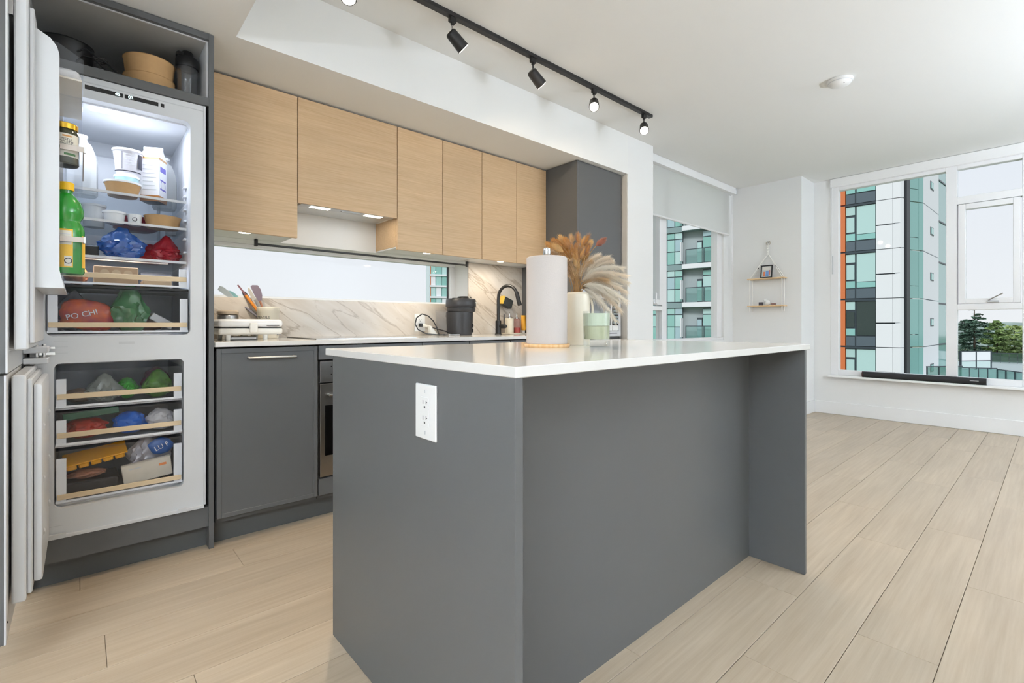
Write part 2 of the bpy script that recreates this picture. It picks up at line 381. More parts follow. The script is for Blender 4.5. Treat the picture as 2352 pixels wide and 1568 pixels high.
# window beside the pillar
w2 = struct(thing('window_2', None, None, (4.7, 2.66, 0.815)))
Y0, Y1 = 2.625, 2.70
fr(w2, 3.876, 5.62, Y0 - .02, Y1, 0.815, 0.845, n='sill_frame'); fr(w2, 5.51, 5.62, Y0, Y1, 0.845, ZC, n='jamb'); fr(w2, 3.876, 3.95, Y0, Y1, 0.845, ZC, n='jamb')
fr(w2, 4.335, 4.42, Y0, Y1, 0.845, ZC, n='mullion'); fr(w2, 3.95, 5.51, Y0, Y1, 2.52, ZC, n='head')
fr(w2, 3.95, 4.335, Y0, Y1, 1.13, 1.175, n='transom')
fr(w2, 4.27, 4.325, Y0 - .012, Y1 - .01, 1.185, 2.50, n='sash_stile'); fr(w2, 3.955, 4.01, Y0 - .012, Y1 - .01, 1.185, 2.50, n='sash_stile'); fr(w2, 4.01, 4.27, Y0 - .012, Y1 - .01, 1.185, 1.24, n='sash_rail'); fr(w2, 4.01, 4.27, Y0 - .012, Y1 - .01, 2.45, 2.50, n='sash_rail')
Bx('pane', GLASS, w2, 4.42, 5.51, 2.66, 2.664, 0.845, 2.52); Bx('pane', GLASS, w2, 4.01, 4.27, 2.655, 2.659, 1.24, 2.45); Bx('pane', GLASS, w2, 3.95, 4.335, 2.66, 2.664, 0.845, 1.13)
b = MB(); b.box(4.12, 4.19, 2.585, 2.612, 1.19, 1.21, .004); b.box(4.145, 4.165, 2.575, 2.59, 1.195, 1.30, .004); b.build('crank_handle', VINYL, w2)
# big window on the right wall
w3 = struct(thing('window_3', None, None, (XW + .04, 0.2, 0.435)))
X0, X1 = XW + .005, XW + .085
fr(w3, X0, X1, 1.615, 1.69, 0.435, 2.56, n='jamb'); fr(w3, X0, X1, 0.645, 0.727, 0.435, 2.56, n='mullion'); fr(w3, X0, X1, 0.10, 0.215, 0.435, 2.56, n='mullion'); fr(w3, X0, X1, -1.75, -1.67, 0.435, 2.56, n='jamb')
for a, c in ((0.727, 1.615), (0.215, 0.645), (-1.67, 0.10)):
    fr(w3, X0, X1, a, c, 0.435, 0.492, n='sill_frame'); fr(w3, X0, X1, a, c, 2.47, 2.56, n='head')
fr(w3, X0, X1, 0.215, 0.645, 1.130, 1.185, n='transom'); fr(w3, X0, X1, 0.215, 0.645, 2.135, 2.205, n='transom')
fr(w3, X0 - .008, X1 - .01, 0.585, 0.636, 1.19, 2.13, n='sash_stile'); fr(w3, X0 - .008, X1 - .01, 0.225, 0.272, 1.19, 2.13, n='sash_stile')
fr(w3, X0 - .008, X1 - .01, 0.272, 0.585, 1.19, 1.236, n='sash_rail'); fr(w3, X0 - .008, X1 - .01, 0.272, 0.585, 2.08, 2.13, n='sash_rail')
XG = XW + .045
for a, c, z0, z1 in ((0.727, 1.615, 0.492, 2.47), (0.215, 0.645, 0.492, 1.13), (0.272, 0.585, 1.236, 2.08), (0.215, 0.645, 2.205, 2.47), (-1.67, 0.10, 0.492, 2.47)):
    Bx('pane', GLASS, w3, XG, XG + .004, a, c, z0, z1)
b = MB(); b.box(X0 - .022, X0 - .006, 0.36, 0.44, 1.195, 1.212, .003); b.tube([(X0 - .018, 0.43, 1.215), (X0 - .03, 0.40, 1.235), (X0 - .035, 0.335, 1.275)], .005); b.build('crank_handle', STEEL, w3)
Bx('sill_board', TRIM, w3, XW - .07, XW + .01, -1.75, 1.70, 0.412, 0.4345, 0.004)
# roller blinds
FAB = clear('blind_fabric', (0.9, 0.9, 0.9, 1), 0.0, 0.9, S(248, 248, 246), 0.985, 0.62)
t = thing('roller_blind', 'white roller blind half lowered over the window beside the pillar', 'blind', (4.8, 2.56, 2.03), 'white roller blinds')
MB().prism([(2.525, 2.524), (2.60, 2.524), (2.60, 2.602), (2.53, 2.602), (2.522, 2.56)], 3.88, 5.775, 'x').build('cassette', TRIM, t)
Bx('end_cap', RUBBER, t, 5.775, 5.785, 2.523, 2.60, 2.524, 2.602)
Bx('fabric', FAB, t, 3.90, 5.68, 2.570, 2.572, 2.045, 2.53); MB().cyl((3.90, 2.571, 2.042), (5.68, 2.571, 2.042), .011, n=10).build('bottom_bar', TRIM, t)
b = MB(); b.tube([(5.73, 2.56, 2.52), (5.735, 2.555, 2.2), (5.735, 2.555, 1.52)], .0035, 6); b.tube([(5.75, 2.56, 2.52), (5.745, 2.555, 2.2), (5.745, 2.555, 1.52)], .0035, 6); b.build('pull_chain', TRIM, t)
t = thing('roller_blind', 'white rolled-up blind cassette above the wide window on the far wall', 'blind', (6.2, 0, 2.5), 'white roller blinds')
Bx('cassette', TRIM, t, XW - .03, XW + .03, -1.72, 1.688, 2.505, 2.602, .006)
MB().tube([(XW - .02, 1.665, 2.51), (XW - .022, 1.665, 2.0), (XW - .022, 1.665, 1.55)], .004, 6).build('pull_chain', TRIM, t)
MB().tube([(XW - .022, 1.665, 1.55), (XW - .022, 1.663, 1.75)], .006, 6).build('chain_weight', RUBBER, t)
# ================================================================== KITCHEN RUN
YF, YB = 2.49, 3.128           # fronts of base and tall units, back
# tall housing around the refrigerator
t = thing('fridge_cabinet', 'tall grey cabinet housing the open refrigerator, with an open niche on top', 'cabinet', (0.14, 2.8, 0))
Bx('side_panel', GREY, t, 0.424, 0.444, YF, YB, 0, ZL - .004, .0008); Bx('side_panel', GREY, t, -0.165, -0.146, YF + .01, YB, 0, ZL - .004)
Bx('top_panel', GREY, t, -0.146, 0.424, YF, YB, 2.246, ZL - .004); Bx('niche_shelf', GREY, t, -0.146, 0.424, YF, YB, 1.953, 1.99, .001)
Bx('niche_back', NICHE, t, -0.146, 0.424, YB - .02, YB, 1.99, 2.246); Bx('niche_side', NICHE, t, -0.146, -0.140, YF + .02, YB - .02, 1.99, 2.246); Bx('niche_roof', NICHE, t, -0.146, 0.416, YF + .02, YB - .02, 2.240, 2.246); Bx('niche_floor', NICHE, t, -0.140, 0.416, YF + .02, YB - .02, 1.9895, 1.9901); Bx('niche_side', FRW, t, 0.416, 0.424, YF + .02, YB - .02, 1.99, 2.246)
Bx('bottom_rail', GREY, t, -0.146, 0.424, YF + .012, YF + .03, 0.098, 0.186); Bx('toe_board', GREYD, t, -0.146, 0.424, 2.551, 2.567, 0, 0.10)
# refrigerator
f = thing('refrigerator', 'white built-in refrigerator with both doors wide open and full shelves', 'refrigerator', (0.14, 2.8, 0.186))
YR = 2.50
def fbox(n, m, *a, b=0.0, p=None): return Bx(n, m, p or f, *a, b)
b = MB()
for a in ((-0.138, -0.098, YR, YR + .05, 0.198, 1.951), (0.357, 0.405, YR, YR + .05, 0.198, 1.951), (-0.098, 0.357, YR, YR + .05, 1.868, 1.951), (-0.098, 0.357, YR, YR + .05, 0.845, 0.947), (-0.098, 0.357, YR, YR + .05, 0.198, 0.296),
          (-0.098, -0.074, YR, YR + .05, 0.296, 0.845), (0.334, 0.357, YR, YR + .05, 0.296, 0.845)): b.box(*a)
b.build('front_frame', FRW, f)
for x, z, sx, sz in ((-0.098, 0.947, 1, 1), (0.357, 0.947, -1, 1), (-0.098, 1.868, 1, -1), (0.357, 1.868, -1, -1), (-0.074, 0.296, 1, 1), (0.334, 0.296, -1, 1), (-0.074, 0.845, 1, -1), (0.334, 0.845, -1, -1)):
    r = 0.022; pts = [(x, z)] + [(x + sx * r * (1 - math.sin(R(q))), z + sz * r * (1 - math.cos(R(q)))) for q in (0, 30, 60, 90)]
    MB().prism(pts, YR, YR + .05, 'y').build('corner_fillet', FRW, f)
def liner(n, x0, x1, y0, y1, z0, z1):
    b = MB(); th = .006
    b.box(x0 - th, x0, y0, y1, z0 - th, z1 + th); b.box(x1, x1 + th, y0, y1, z0 - th, z1 + th); b.box(x0, x1, y0, y1, z0 - th, z0); b.box(x0, x1, y0, y1, z1, z1 + th); b.box(x0, x1, y1 - th, y1, z0, z1)
    return b.build(n, FRI, f)
up = liner('upper_liner', -0.098, 0.357, YR + .05, 3.06, 0.953, 1.862); lo = liner('lower_liner', -0.074, 0.334, YR + .05, 3.0, 0.302, 0.839)
fbox('back_panel', FRI, -0.02, 0.30, 3.03, 3.052, 1.30, 1.80, b=.012)
fbox('flange_strip', FRW, 0.405, 0.413, YR - .004, YR + .03, 0.20, 1.95); fbox('top_seam', RUBBER, -0.138, 0.405, YR - .0015, YR, 1.927, 1.930)
b = MB(); b.box(-0.138, 0.405, YR - .012, YR + .03, 0.188, 0.199); b.box(0.31, 0.34, YR - .014, YR - .004, 0.199, 0.206); b.box(-0.10, -0.04, YR - .014, YR - .004, 0.199, 0.206); b.build('bottom_trim', FRW, f)
fbox('control_panel', BLACKP, 0.013, 0.128, YR - .001, YR + .001, 1.902, 1.918); fbox('control_panel', BLACKP, 0.134, 0.244, YR - .001, YR + .001, 1.902, 1.918); fbox('door_sensor', BLACKP, 0.252, 0.264, YR - .001, YR + .001, 1.902, 1.917)
LCD = mat('display_glow', S(220, 255, 255), 0.5, emit=(0.75, 1, 1, 1), es=2.2)
text('display_digits', '45', 0.017, (0.112, YR - .002, 1.910), (1, 0, 0), (0, 0, 1), LCD, f); text('display_digits', '03', 0.017, (0.153, YR - .002, 1.910), (1, 0, 0), (0, 0, 1), LCD, f)
COOL = mat('fridge_led', S(255, 255, 255), 0.5, emit=(0.9, 0.95, 1, 1), es=6)
o = fbox('light_strip', COOL, 0.03, 0.20, 2.575, 2.60, 1.856, 1.861)
area_light('fridge_lamp', (0.115, 2.60, 1.852), 0.30, 2.1, (0.80, 0.87, 1.0), shape='RECTANGLE', size_y=0.06, parent=f)
area_light('fridge_fill_light', (0.13, 2.63, 1.258), 0.34, 1.0, (0.80, 0.87, 1.0), shape='RECTANGLE', size_y=0.04, parent=f)  # fill light added under the third shelf to brighten the drawers
fbox('light_strip', FRI, -0.03, 0.29, 2.612, 2.648, 1.2585, 1.2605)  # strip added to carry the fill light; it does not glow
SHG = clear('shelf_glass', (0.90, 0.93, 0.95, 1), 0.08, 0.0)
SH = [1.530, 1.411, 1.262]
for z in SH:
    o = fbox('shelf', SHG, -0.096, 0.353, 2.585, 3.02, z, z + .006)
    fbox('shelf_trim', FRW, -0.096, 0.353, 2.578, 2.586, z - .002, z + .008, p=o)
for z in (1.60, 1.56, 1.50, 1.45, 1.37, 1.31): fbox('shelf_rest', FRI, 0.345, 0.357, 2.60, 2.64, z, z + .008, b=.002)
def drawer(n, x0, x1, z0, z1, y0, y1, zs, top=True, sw=.03):
    d = MB(); th = .003
    d.box(x0, x1, y0, y0 + th, z0, z1); d.box(x0, x0 + th, y0, y1, z0, z1); d.box(x1 - th, x1, y0, y1, z0, z1); d.box(x0, x1, y0, y1, z0, z0 + th); d.box(x0, x1, y1 - th, y1, z0, z1)
    d = d.build(n, PLASTIC, f)
    fbox('trim_strip', BEIGE, x0 + .004, x1 - .004, y0 - .006, y0 - .001, zs - .010, zs + .010, b=.0012, p=d)
    for a in ((x0 + .002, x0 + sw), (x1 - sw, x1 - .002)): fbox('side_block', FRI, a[0], a[1], y0 - .0008, y0 + .012, z0 + .004, z1 - .03 if z1 - z0 > .12 else z1 - .02, p=d)
    fbox('bottom_edge', FRI, x0, x1, y0 - .002, y0 + .006, z0, z0 + .008, p=d); fbox('rim', PLASTIC, x0, x1, y0 - .004, y0 + .004, z1 - .006, z1, p=d)
    return d
drawer('chill_drawer', -0.092, 0.35, 1.150, 1.250, 2.53, 3.0, 1.186); drawer('crisper_drawer', -0.094, 0.352, 0.958, 1.132, 2.525, 3.0, 0.989)
fbox('drawer_divider', BLACKP, -0.096, 0.355, 2.54, 3.0, 1.136, 1.146)
drawer('freezer_drawer', -0.070, 0.330, 0.672, 0.812, 2.525, 2.96, 0.715); drawer('freezer_drawer', -0.070, 0.330, 0.528, 0.655, 2.525, 2.96, 0.567); drawer('freezer_drawer', -0.070, 0.330, 0.310, 0.508, 2.525, 2.96, 0.333)
for z in (0.660, 0.515): fbox('freezer_shelf', FRI, -0.073, 0.333, 2.56, 2.98, z, z + .006)
# doors, swung ninety degrees
d = MB().box(-0.140, -0.111, 1.955, 2.470, 0.918, 1.928, .004).build('upper_door', FRW, f)
fbox('gasket', RUBBER, -0.111, -0.099, 1.968, 2.455, 0.935, 1.905, b=.003, p=d)
b = MB(); side = [(-0.101, 1.10), (-0.036, 1.10), (-0.047, 1.155), (-0.047, 1.80), (-0.052, 1.822), (-0.066, 1.842), (-0.101, 1.862)]
b.prism(side, 1.990, 2.014, 'y'); b.prism(side, 2.42, 2.444, 'y'); b.prism([(-0.101, 1.10), (-0.036, 1.10), (-0.047, 1.14), (-0.101, 1.14)], 2.014, 2.42, 'y'); b.box(-0.101, -0.096, 2.014, 2.42, 1.14, 1.83)
b.build('door_liner', FRW, d)
b = MB(); b.box(-0.172, -0.154, 1.925, 2.480, 0.856, 2.24, .001); b.build('door_front', GREY, d); fbox('front_backing', FRW, -0.154, -0.150, 1.925, 2.480, 0.856, 2.24, p=d)
fbox('mounting_rail', STEEL, -0.150, -0.141, 1.95, 1.965, 1.86, 1.95, p=d)
def bin_(z0, z1, zs):
    b = MB(); x0, x1, y0, y1, th = -0.094, 0.006, 2.016, 2.418, .003
    b.box(x0, x1, y0, y0 + th, z0, z1); b.box(x1 - th, x1, y0, y1, z0, z1); b.box(x0, x1, y0, y1, z0, z0 + th); b.box(x0, x1, y1 - th, y1, z0, z1); b.build('door_bin', PLASTIC, d)
    if zs:
        b = MB(); b.box(-0.046, x1 + .003, y0 - .003, y0, zs - .008, zs + .008); b.box(x1, x1 + .003, y0, y1, zs - .008, zs + .008); b.build('bin_trim', mat('bin_trim', S(196, 186, 176), 0.4), d)
        fbox('bin_end_cap', WPL, x1 + .002, x1 + .007, y0 - .004, y0 + .006, zs - .010, zs + .010, b=.001, p=d)
bin_(1.145, 1.262, 1.253); bin_(1.482, 1.545, 1.533); bin_(1.690, 1.800, None)
MB().prism([(-0.094, 1.80), (0.008, 1.80), (0.008, 1.812), (-0.05, 1.846), (-0.094, 1.856)], 2.016, 2.418, 'y').build('bin_lid', PLASTIC, d)
fbox('bin_tray', CREAM, -0.09, 0.004, 2.02, 2.4, 1.745, 1.75, p=d)
d = MB().box(-0.147, -0.117, 1.985, 2.470, 0.19, 0.845, .004).build('lower_door', FRW, f)
fbox('gasket', RUBBER, -0.117, -0.105, 1.998, 2.455, 0.205, 0.832, b=.003, p=d)
dl = MB().box(-0.105, -0.084, 2.02, 2.435, 0.226, 0.815, .008, 2).build('door_liner', FRW, d)
for z in (0.36, 0.52, 0.68):
    for y in (2.06, 2.38): MB().ball((-0.084, y, z), .006, .008, .012, 1).build('liner_stud', FRW, d)
fbox('door_front', GREY, -0.175, -0.157, 1.925, 2.480, 0.108, 0.850, b=.001, p=d); fbox('front_backing', FRW, -0.157, -0.153, 1.925, 2.480, 0.108, 0.850, p=d)
MB().cyl((-0.1528, 1.95, 0.16), (-0.151, 1.95, 0.16), .003, n=8).build('screw', BLACKP, d)
b = MB(); b.box(-0.150, -0.085, 2.38, 2.49, 0.890, 0.912, .003); b.box(-0.150, -0.085, 2.38, 2.49, 0.852, 0.872, .003); b.build('hinge_cover', FRW, f)
b = MB(); b.cyl((-0.100, 2.478, 0.872), (-0.100, 2.478, 0.918), .006, n=10); b.cyl((-0.118, 2.45, 0.872), (-0.118, 2.45, 0.918), .005, n=10); b.box(-0.12, -0.07, 2.476, 2.496, 0.878, 0.888); b.box(-0.12, -0.07, 2.476, 2.496, 0.900, 0.908); b.build('hinge', CHROME, f)
for z in (0.927, 0.905, 0.882): fbox('frame_groove', RUBBER, -0.075, -0.035, YR - .0008, YR, z, z + .002)
fbox('maker_plate', RUBBER, 0.115, 0.165, YR - .0008, YR, 0.912, 0.922); fbox('frame_groove', RUBBER, -0.09, -0.05, YR - .0008, YR, 0.232, 0.235)

# ------------------------------------------------------------------ base units
def pull(x0, x1, y, z, p):
    b = MB(); b.cyl((x0, y - .028, z), (x1, y - .028, z), .0055, n=10); b.cyl((x0 + .006, y, z), (x0 + .006, y - .028, z), .0055, n=8); b.cyl((x1 - .006, y, z), (x1 - .006, y - .028, z), .0055, n=8); b.build('handle', STEEL, p)
t = thing('dishwasher', 'panel-fronted grey dishwasher with a long steel handle beside the refrigerator', 'dishwasher', (0.675, 2.8, 0))
Bx('body', GREYD, t, 0.452, 0.898, 2.512, YB, 0.10, 0.872); Bx('toe_board', GREYD, t, 0.446, 0.902, 2.553, 2.569, 0, 0.10)
dr = Bx('door', GREY, t, 0.472, 0.879, YF + .002, 2.511, 0.142, 0.860)
for a in ((0.453, 0.472, 0.123, 0.882), (0.879, 0.897, 0.123, 0.882), (0.472, 0.879, 0.123, 0.142), (0.472, 0.879, 0.860, 0.882)): Bx('door_rim', GREY, dr, a[0], a[1], YF - .002, 2.511, a[2], a[3], .0015)
pull(0.575, 0.786, YF, 0.837, t)
t = thing('oven', 'built-in stainless oven with black glass window, mostly hidden behind the island', 'oven', (1.21, 2.8, 0))
Bx('body', GREYD, t, 0.905, 1.50, 2.515, YB, 0.10, 0.805); Bx('toe_board', GREYD, t, 0.902, 1.503, 2.553, 2.569, 0, 0.10)
Bx('top_filler', GREY, t, 0.903, 1.503, YF, 2.514, 0.812, 0.884, .001); Bx('control_fascia', STEEL, t, 0.910, 1.496, YF, 2.514, 0.695, 0.803, .001)
o = Bx('oven_door', STEEL, t, 0.910, 1.496, YF - .002, 2.514, 0.216, 0.688, .001); Bx('window_glass', BLACKGL, o, 0.934, 1.472, YF - .0035, YF - .002, 0.322, 0.578)
pull(0.945, 1.46, YF - .002, 0.632, o); Bx('bottom_filler', GREY, t, 0.903, 1.503, YF, 2.514, 0.122, 0.206, .001)
b = MB()
for x, z in ((1.03, .75), (1.38, .75)): b.cyl((x, YF, z), (x, YF - .025, z), .02, n=18)
b.build('control_knob', STEEL, t)
b = MB()
for z in (.775, .735): b.cyl((0.967, YF + .0005, z), (0.967, YF - .001, z), .003, n=8)
b.build('indicator', INK, t)
for i, (x0, x1, lab) in enumerate(((1.506, 1.849, 'grey drawer cabinet below the coffee machine, right of the oven'), (1.852, 2.197, 'grey base cabinet in the middle of the run, behind the island'), (2.200, 2.545, 'grey base cabinet below the black faucet'), (2.548, 2.886, 'grey base cabinet against the tall microwave unit'))):
    t = thing('base_cabinet', lab, 'cabinet', ((x0 + x1) / 2, 2.8, 0), 'grey base cabinets')
    Bx('body', GREYD, t, x0 + .002, x1 - .002, 2.515, YB, 0.10, 0.872); Bx('toe_board', GREYD, t, x0, x1, 2.553, 2.569, 0, 0.10)
    if i == 0:
        for z0, z1 in ((.123, .36), (.363, .60), (.603, .884)): Bx('drawer', GREY, t, x0 + .002, x1 - .002, YF, 2.514, z0, z1, .001)
    else: Bx('door', GREY, t, x0 + .002, x1 - .002, YF, 2.514, .123, .884, .001)
t = MB().box(0.445, 2.888, 2.474, YB, 0.8905, 0.912, .0015).build('kitchen_countertop', QUARTZ); tag(t, 'white quartz worktop along the kitchen wall', 'countertop')
t = thing('backsplash', 'veined marble backsplash behind the kitchen worktop', 'backsplash', (1.6, 3.12, .912))
Bx('marble_panel', MARB, t, 0.445, 2.306, 3.117, 3.1295, 0.9125, 1.147); Bx('marble_panel', MARB, t, 2.3065, 2.888, 3.117, 3.1295, 0.9125, 1.484)
t = thing('cooktop', 'thin black glass cooktop set on the worktop under the hood', 'cooktop', (1.23, 2.85, .912))
Bx('glass_top', BLACKGL, t, 0.932, 1.530, 2.60, 3.09, 0.9121, 0.917, .001); Bx('edge_trim', STEEL, t, 0.930, 1.532, 2.597, 2.600, 0.9121, 0.9165)
# ------------------------------------------------------------------ upper units
YU = 2.822
ups = [(0.452, 0.907, 1.486, 'oak upper cabinet next to the refrigerator housing, wider than the ones right of the hood'), (0.909, 1.521, 1.684, 'short wide oak upper cabinet above the range hood'), (1.523, 1.868, 1.486, 'oak upper cabinet directly right of the range hood'), (1.870, 2.211, 1.486, 'second oak upper cabinet right of the range hood'), (2.213, 2.557, 1.486, 'third oak upper cabinet right of the range hood, above the faucet'), (2.559, 2.886, 1.486, 'oak upper cabinet next to the tall grey unit')]
for x0, x1, z0, lab in ups:
    t = thing('upper_cabinet', lab, 'cabinet', ((x0 + x1) / 2, 3.0, z0), 'oak upper cabinets')
    Bx('carcass', OAK, t, x0, x1, YU + .022, YB, z0 + .008, 2.262); Bx('underside', WPL, t, x0 + .002, x1 - .002, YU + .02, YB, z0, z0 + .0079)
    Bx('door', OAK, t, x0 + .0015, x1 - .0015, YU, YU + .020, z0 - .012, 2.262, .0007)
t = thing('range_hood', 'slim steel range hood with two lit lamps under the short oak cabinet', 'range hood', (1.21, 2.97, 1.66))
Bx('filter_panel', mat('hood_filter', S(205, 206, 205), .35, metal=.6), t, 0.93, 1.50, 2.90, 3.10, 1.676, 1.6835); Bx('front_strip', mat('hood_steel', S(188, 189, 191), .3, metal=.8), t, 0.93, 1.50, 2.828, 2.90, 1.670, 1.6835, .002)
Bx('end_strip', WPL, t, 1.501, 1.520, 2.83, 3.10, 1.678, 1.6835); Bx('switch_block', STEEL, t, 1.17, 1.28, 2.845, 2.875, 1.667, 1.670)
WARMP = mat('warm_lamp', S(255, 250, 235), .5, emit=(1, 0.90, 0.72, 1), es=7)
for x in (1.045, 1.375):
    Bx('lamp_window', WARMP, t, x - .055, x + .055, 2.845, 2.885, 1.6685, 1.670); area_light('hood_lamp', (x, 2.865, 1.667), .10, 0.22, (1, .88, .70), shape='RECTANGLE', size_y=.04, parent=t)
for x, lab in ((0.651, 'round puck light under the oak cabinet beside the refrigerator'), (1.769, 'round puck light under the oak cabinet right of the hood'), (2.43, 'round puck light under the oak cabinet above the faucet')):
    t = thing('puck_light', lab, 'light', (x, 2.865, 1.478), 'under-cabinet puck lights')
    MB().lathe([(0, 0), (.030, 0), (.034, .003), (.034, .008), (0, .008)], (x, 2.865, 1.4775), 20).build('housing', WPL, t); MB().lathe([(0, 0), (.027, 0), (.027, .001), (0, .001)], (x, 2.865, 1.4764), 20).build('lens', WARMP, t)
    area_light('puck_lamp', (x, 2.865, 1.4755), .05, 1.7, (1, .87, .68), parent=t)
t = thing('towel_rail', 'thin black rail on two brackets hung above the kitchen window', 'rail', (1.52, 3.10, 1.45))
Bx('rail', BLACK, t, 0.768, 2.275, 3.088, 3.100, 1.452, 1.464, .002)
for x in (0.762, 2.275): Bx('bracket', BLACK, t, x - .009, x + .009, 3.085, 3.103, 1.446, 1.4855, .002)
# ------------------------------------------------------------------ tall unit with microwave
t = thing('tall_cabinet', 'tall grey cabinet with a built-in microwave beside the white pillar', 'cabinet', (3.19, 2.8, 0))
Bx('side_panel', GREY, t, 2.889, 2.909, YF - .003, YB, 0, ZL - .004); Bx('side_panel', GREY, t, 3.462, 3.478, YF + .03, YB, 0, ZL - .004); Bx('top_panel', GREY, t, 2.909, 3.462, YF + .02, YB, 2.25, ZL - .004)
Bx('upper_door', GREY, t, 2.911, 3.456, YF - .003, YF + .018, 1.285, ZL - .006, .001); Bx('lower_door', GREY, t, 2.911, 3.456, YF - .003, YF + .018, 0.125, 0.865, .001); Bx('toe_board', GREYD, t, 2.909, 3.462, 2.553, 2.569, 0, .10)
Bx('niche_floor', GREYD, t, 2.909, 3.462, YF + .02, YB, 0.872, 0.89)
t = thing('microwave', 'built-in white microwave with steel trim behind the vase', 'microwave', (3.19, 2.7, .89))
b = MB()
for a in ((2.914, 3.452, .893, .935), (2.914, 3.452, 1.238, 1.278), (2.914, 2.96, .935, 1.238), (3.42, 3.452, .935, 1.238)): b.box(a[0], a[1], YF - .004, YF + .016, a[2], a[3], .001)
b.build('trim_kit', mat('trim_silver', S(214, 215, 217), .35, metal=.3), t)
for z in (1.262, .916): Bx('vent_slot', INK, t, 2.97, 3.40, YF - .0048, YF - .004, z, z + .006)
Bx('oven_body', WPL, t, 2.962, 3.418, YF + .004, 2.95, .937, 1.236)
dd = Bx('door', WPL, t, 2.964, 3.33, YF - .006, YF + .004, .94, 1.232, .003); Bx('door_glass', mat('microwave_glass', S(120, 122, 124), .12), dd, 2.99, 3.315, YF - .0075, YF - .006, .985, 1.205); Bx('glass_border', INK, dd, 2.99, 3.315, YF - .0077, YF - .0075, 1.185, 1.205)
kp = Bx('control_strip', INK, t, 3.335, 3.415, YF - .0065, YF + .004, .985, 1.225); Bx('open_button', WPL, t, 3.335, 3.415, YF - .0065, YF + .004, .942, .98, .002)
KEY = mat('key_grey', S(150, 165, 168), .5)
for r in range(6):
    for c in range(3): Bx('key', KEY, kp, 3.345 + c * .022, 3.361 + c * .022, YF - .0075, YF - .0065, 1.0 + r * .025, 1.014 + r * .025)
Bx('display', mat('microwave_display', S(30, 50, 52), .1), kp, 3.345, 3.405, YF - .0075, YF - .0065, 1.165, 1.205)
Bx('trim_1', mat('filler_trim', S(205, 202, 195), .5), None, 3.480, 3.489, YF - .046, YF + .05, 0, ZL)['kind'] = 'structure'
# ------------------------------------------------------------------ island
t = thing('kitchen_island', 'grey kitchen island with white quartz top and open knee recess', 'island', (1.4, 1.1, 0))
Bx('countertop', QUARTZ, t, 0.601, 2.2, 0.666, 1.598, 0.8905, 0.912, .0015); Bx('end_panel', GREY, t, 0.603, 0.623, 0.670, 1.540, 0, 0.8903, .0006); Bx('end_panel', GREY, t, 2.142, 2.163, 0.668, 1.540, 0, 0.8903, .0006)
Bx('back_panel', GREY, t, 0.6232, 2.1418, 0.882, 0.900, 0, 0.8903); Bx('body', GREYD, t, 0.625, 2.14, 0.901, 1.50, 0.10, 0.889); Bx('toe_board', GREYD, t, 0.625, 2.14, 1.45, 1.465, 0, .10)
for i in range(3): Bx('door', GREY, t, 0.627 + i * .505, 1.128 + i * .505, 1.501, 1.520, .11, .885, .001)
b = MB()
def outlet(name, lab, x, y, z, nx, ny):
    """wall plate; (nx, ny) = outward normal"""
    o = thing(name, lab, 'outlet', (x, y, z - .062), 'duplex outlets'); ex = Vector((-ny, nx, 0)); n = Vector((nx, ny, 0)); c = Vector((x, y, z))
    M = Matrix.Translation(c) @ Matrix(((ex.x, n.x, 0, 0), (ex.y, n.y, 0, 0), (0, 0, 1, 0), (0, 0, 0, 1)))
    def bx(nm, m, *a, bv=0): return MB().box(*a, bv).xf(M).build(nm, m, o)
    bx('cover_plate', WPL, -.044, .044, 0, .006, -.064, .064, bv=.002); bx('receptacle', WPL, -.017, .017, .006, .0075, -.034, .034, bv=.0005)
    for s in (-1, 1):
        zc = s * .018
        bx('slot', INK, -.0075, -.0055, .0075, .0078, zc, zc + .009); bx('slot', INK, .0055, .0078, .0075, .0078, zc + .001, zc + .009); bx('slot', INK, .0078, .0115, .0075, .0078, zc + .004, zc + .006)
        bx('ground_hole', INK, -.0025, .0025, .0075, .0078, zc - .009, zc - .004); bx('screw', RUBBER, -.0015, .0015, .006, .0066, s * .048 - .004, s * .048 + .004)
    return o
outlet('wall_outlet', 'white double outlet on the grey end panel of the island', 0.603, 0.975, 0.788, -1, 0)
outlet('wall_outlet', 'white outlet on the marble beside the coffee machine', 1.862, 3.117, 1.005, 0, -1)
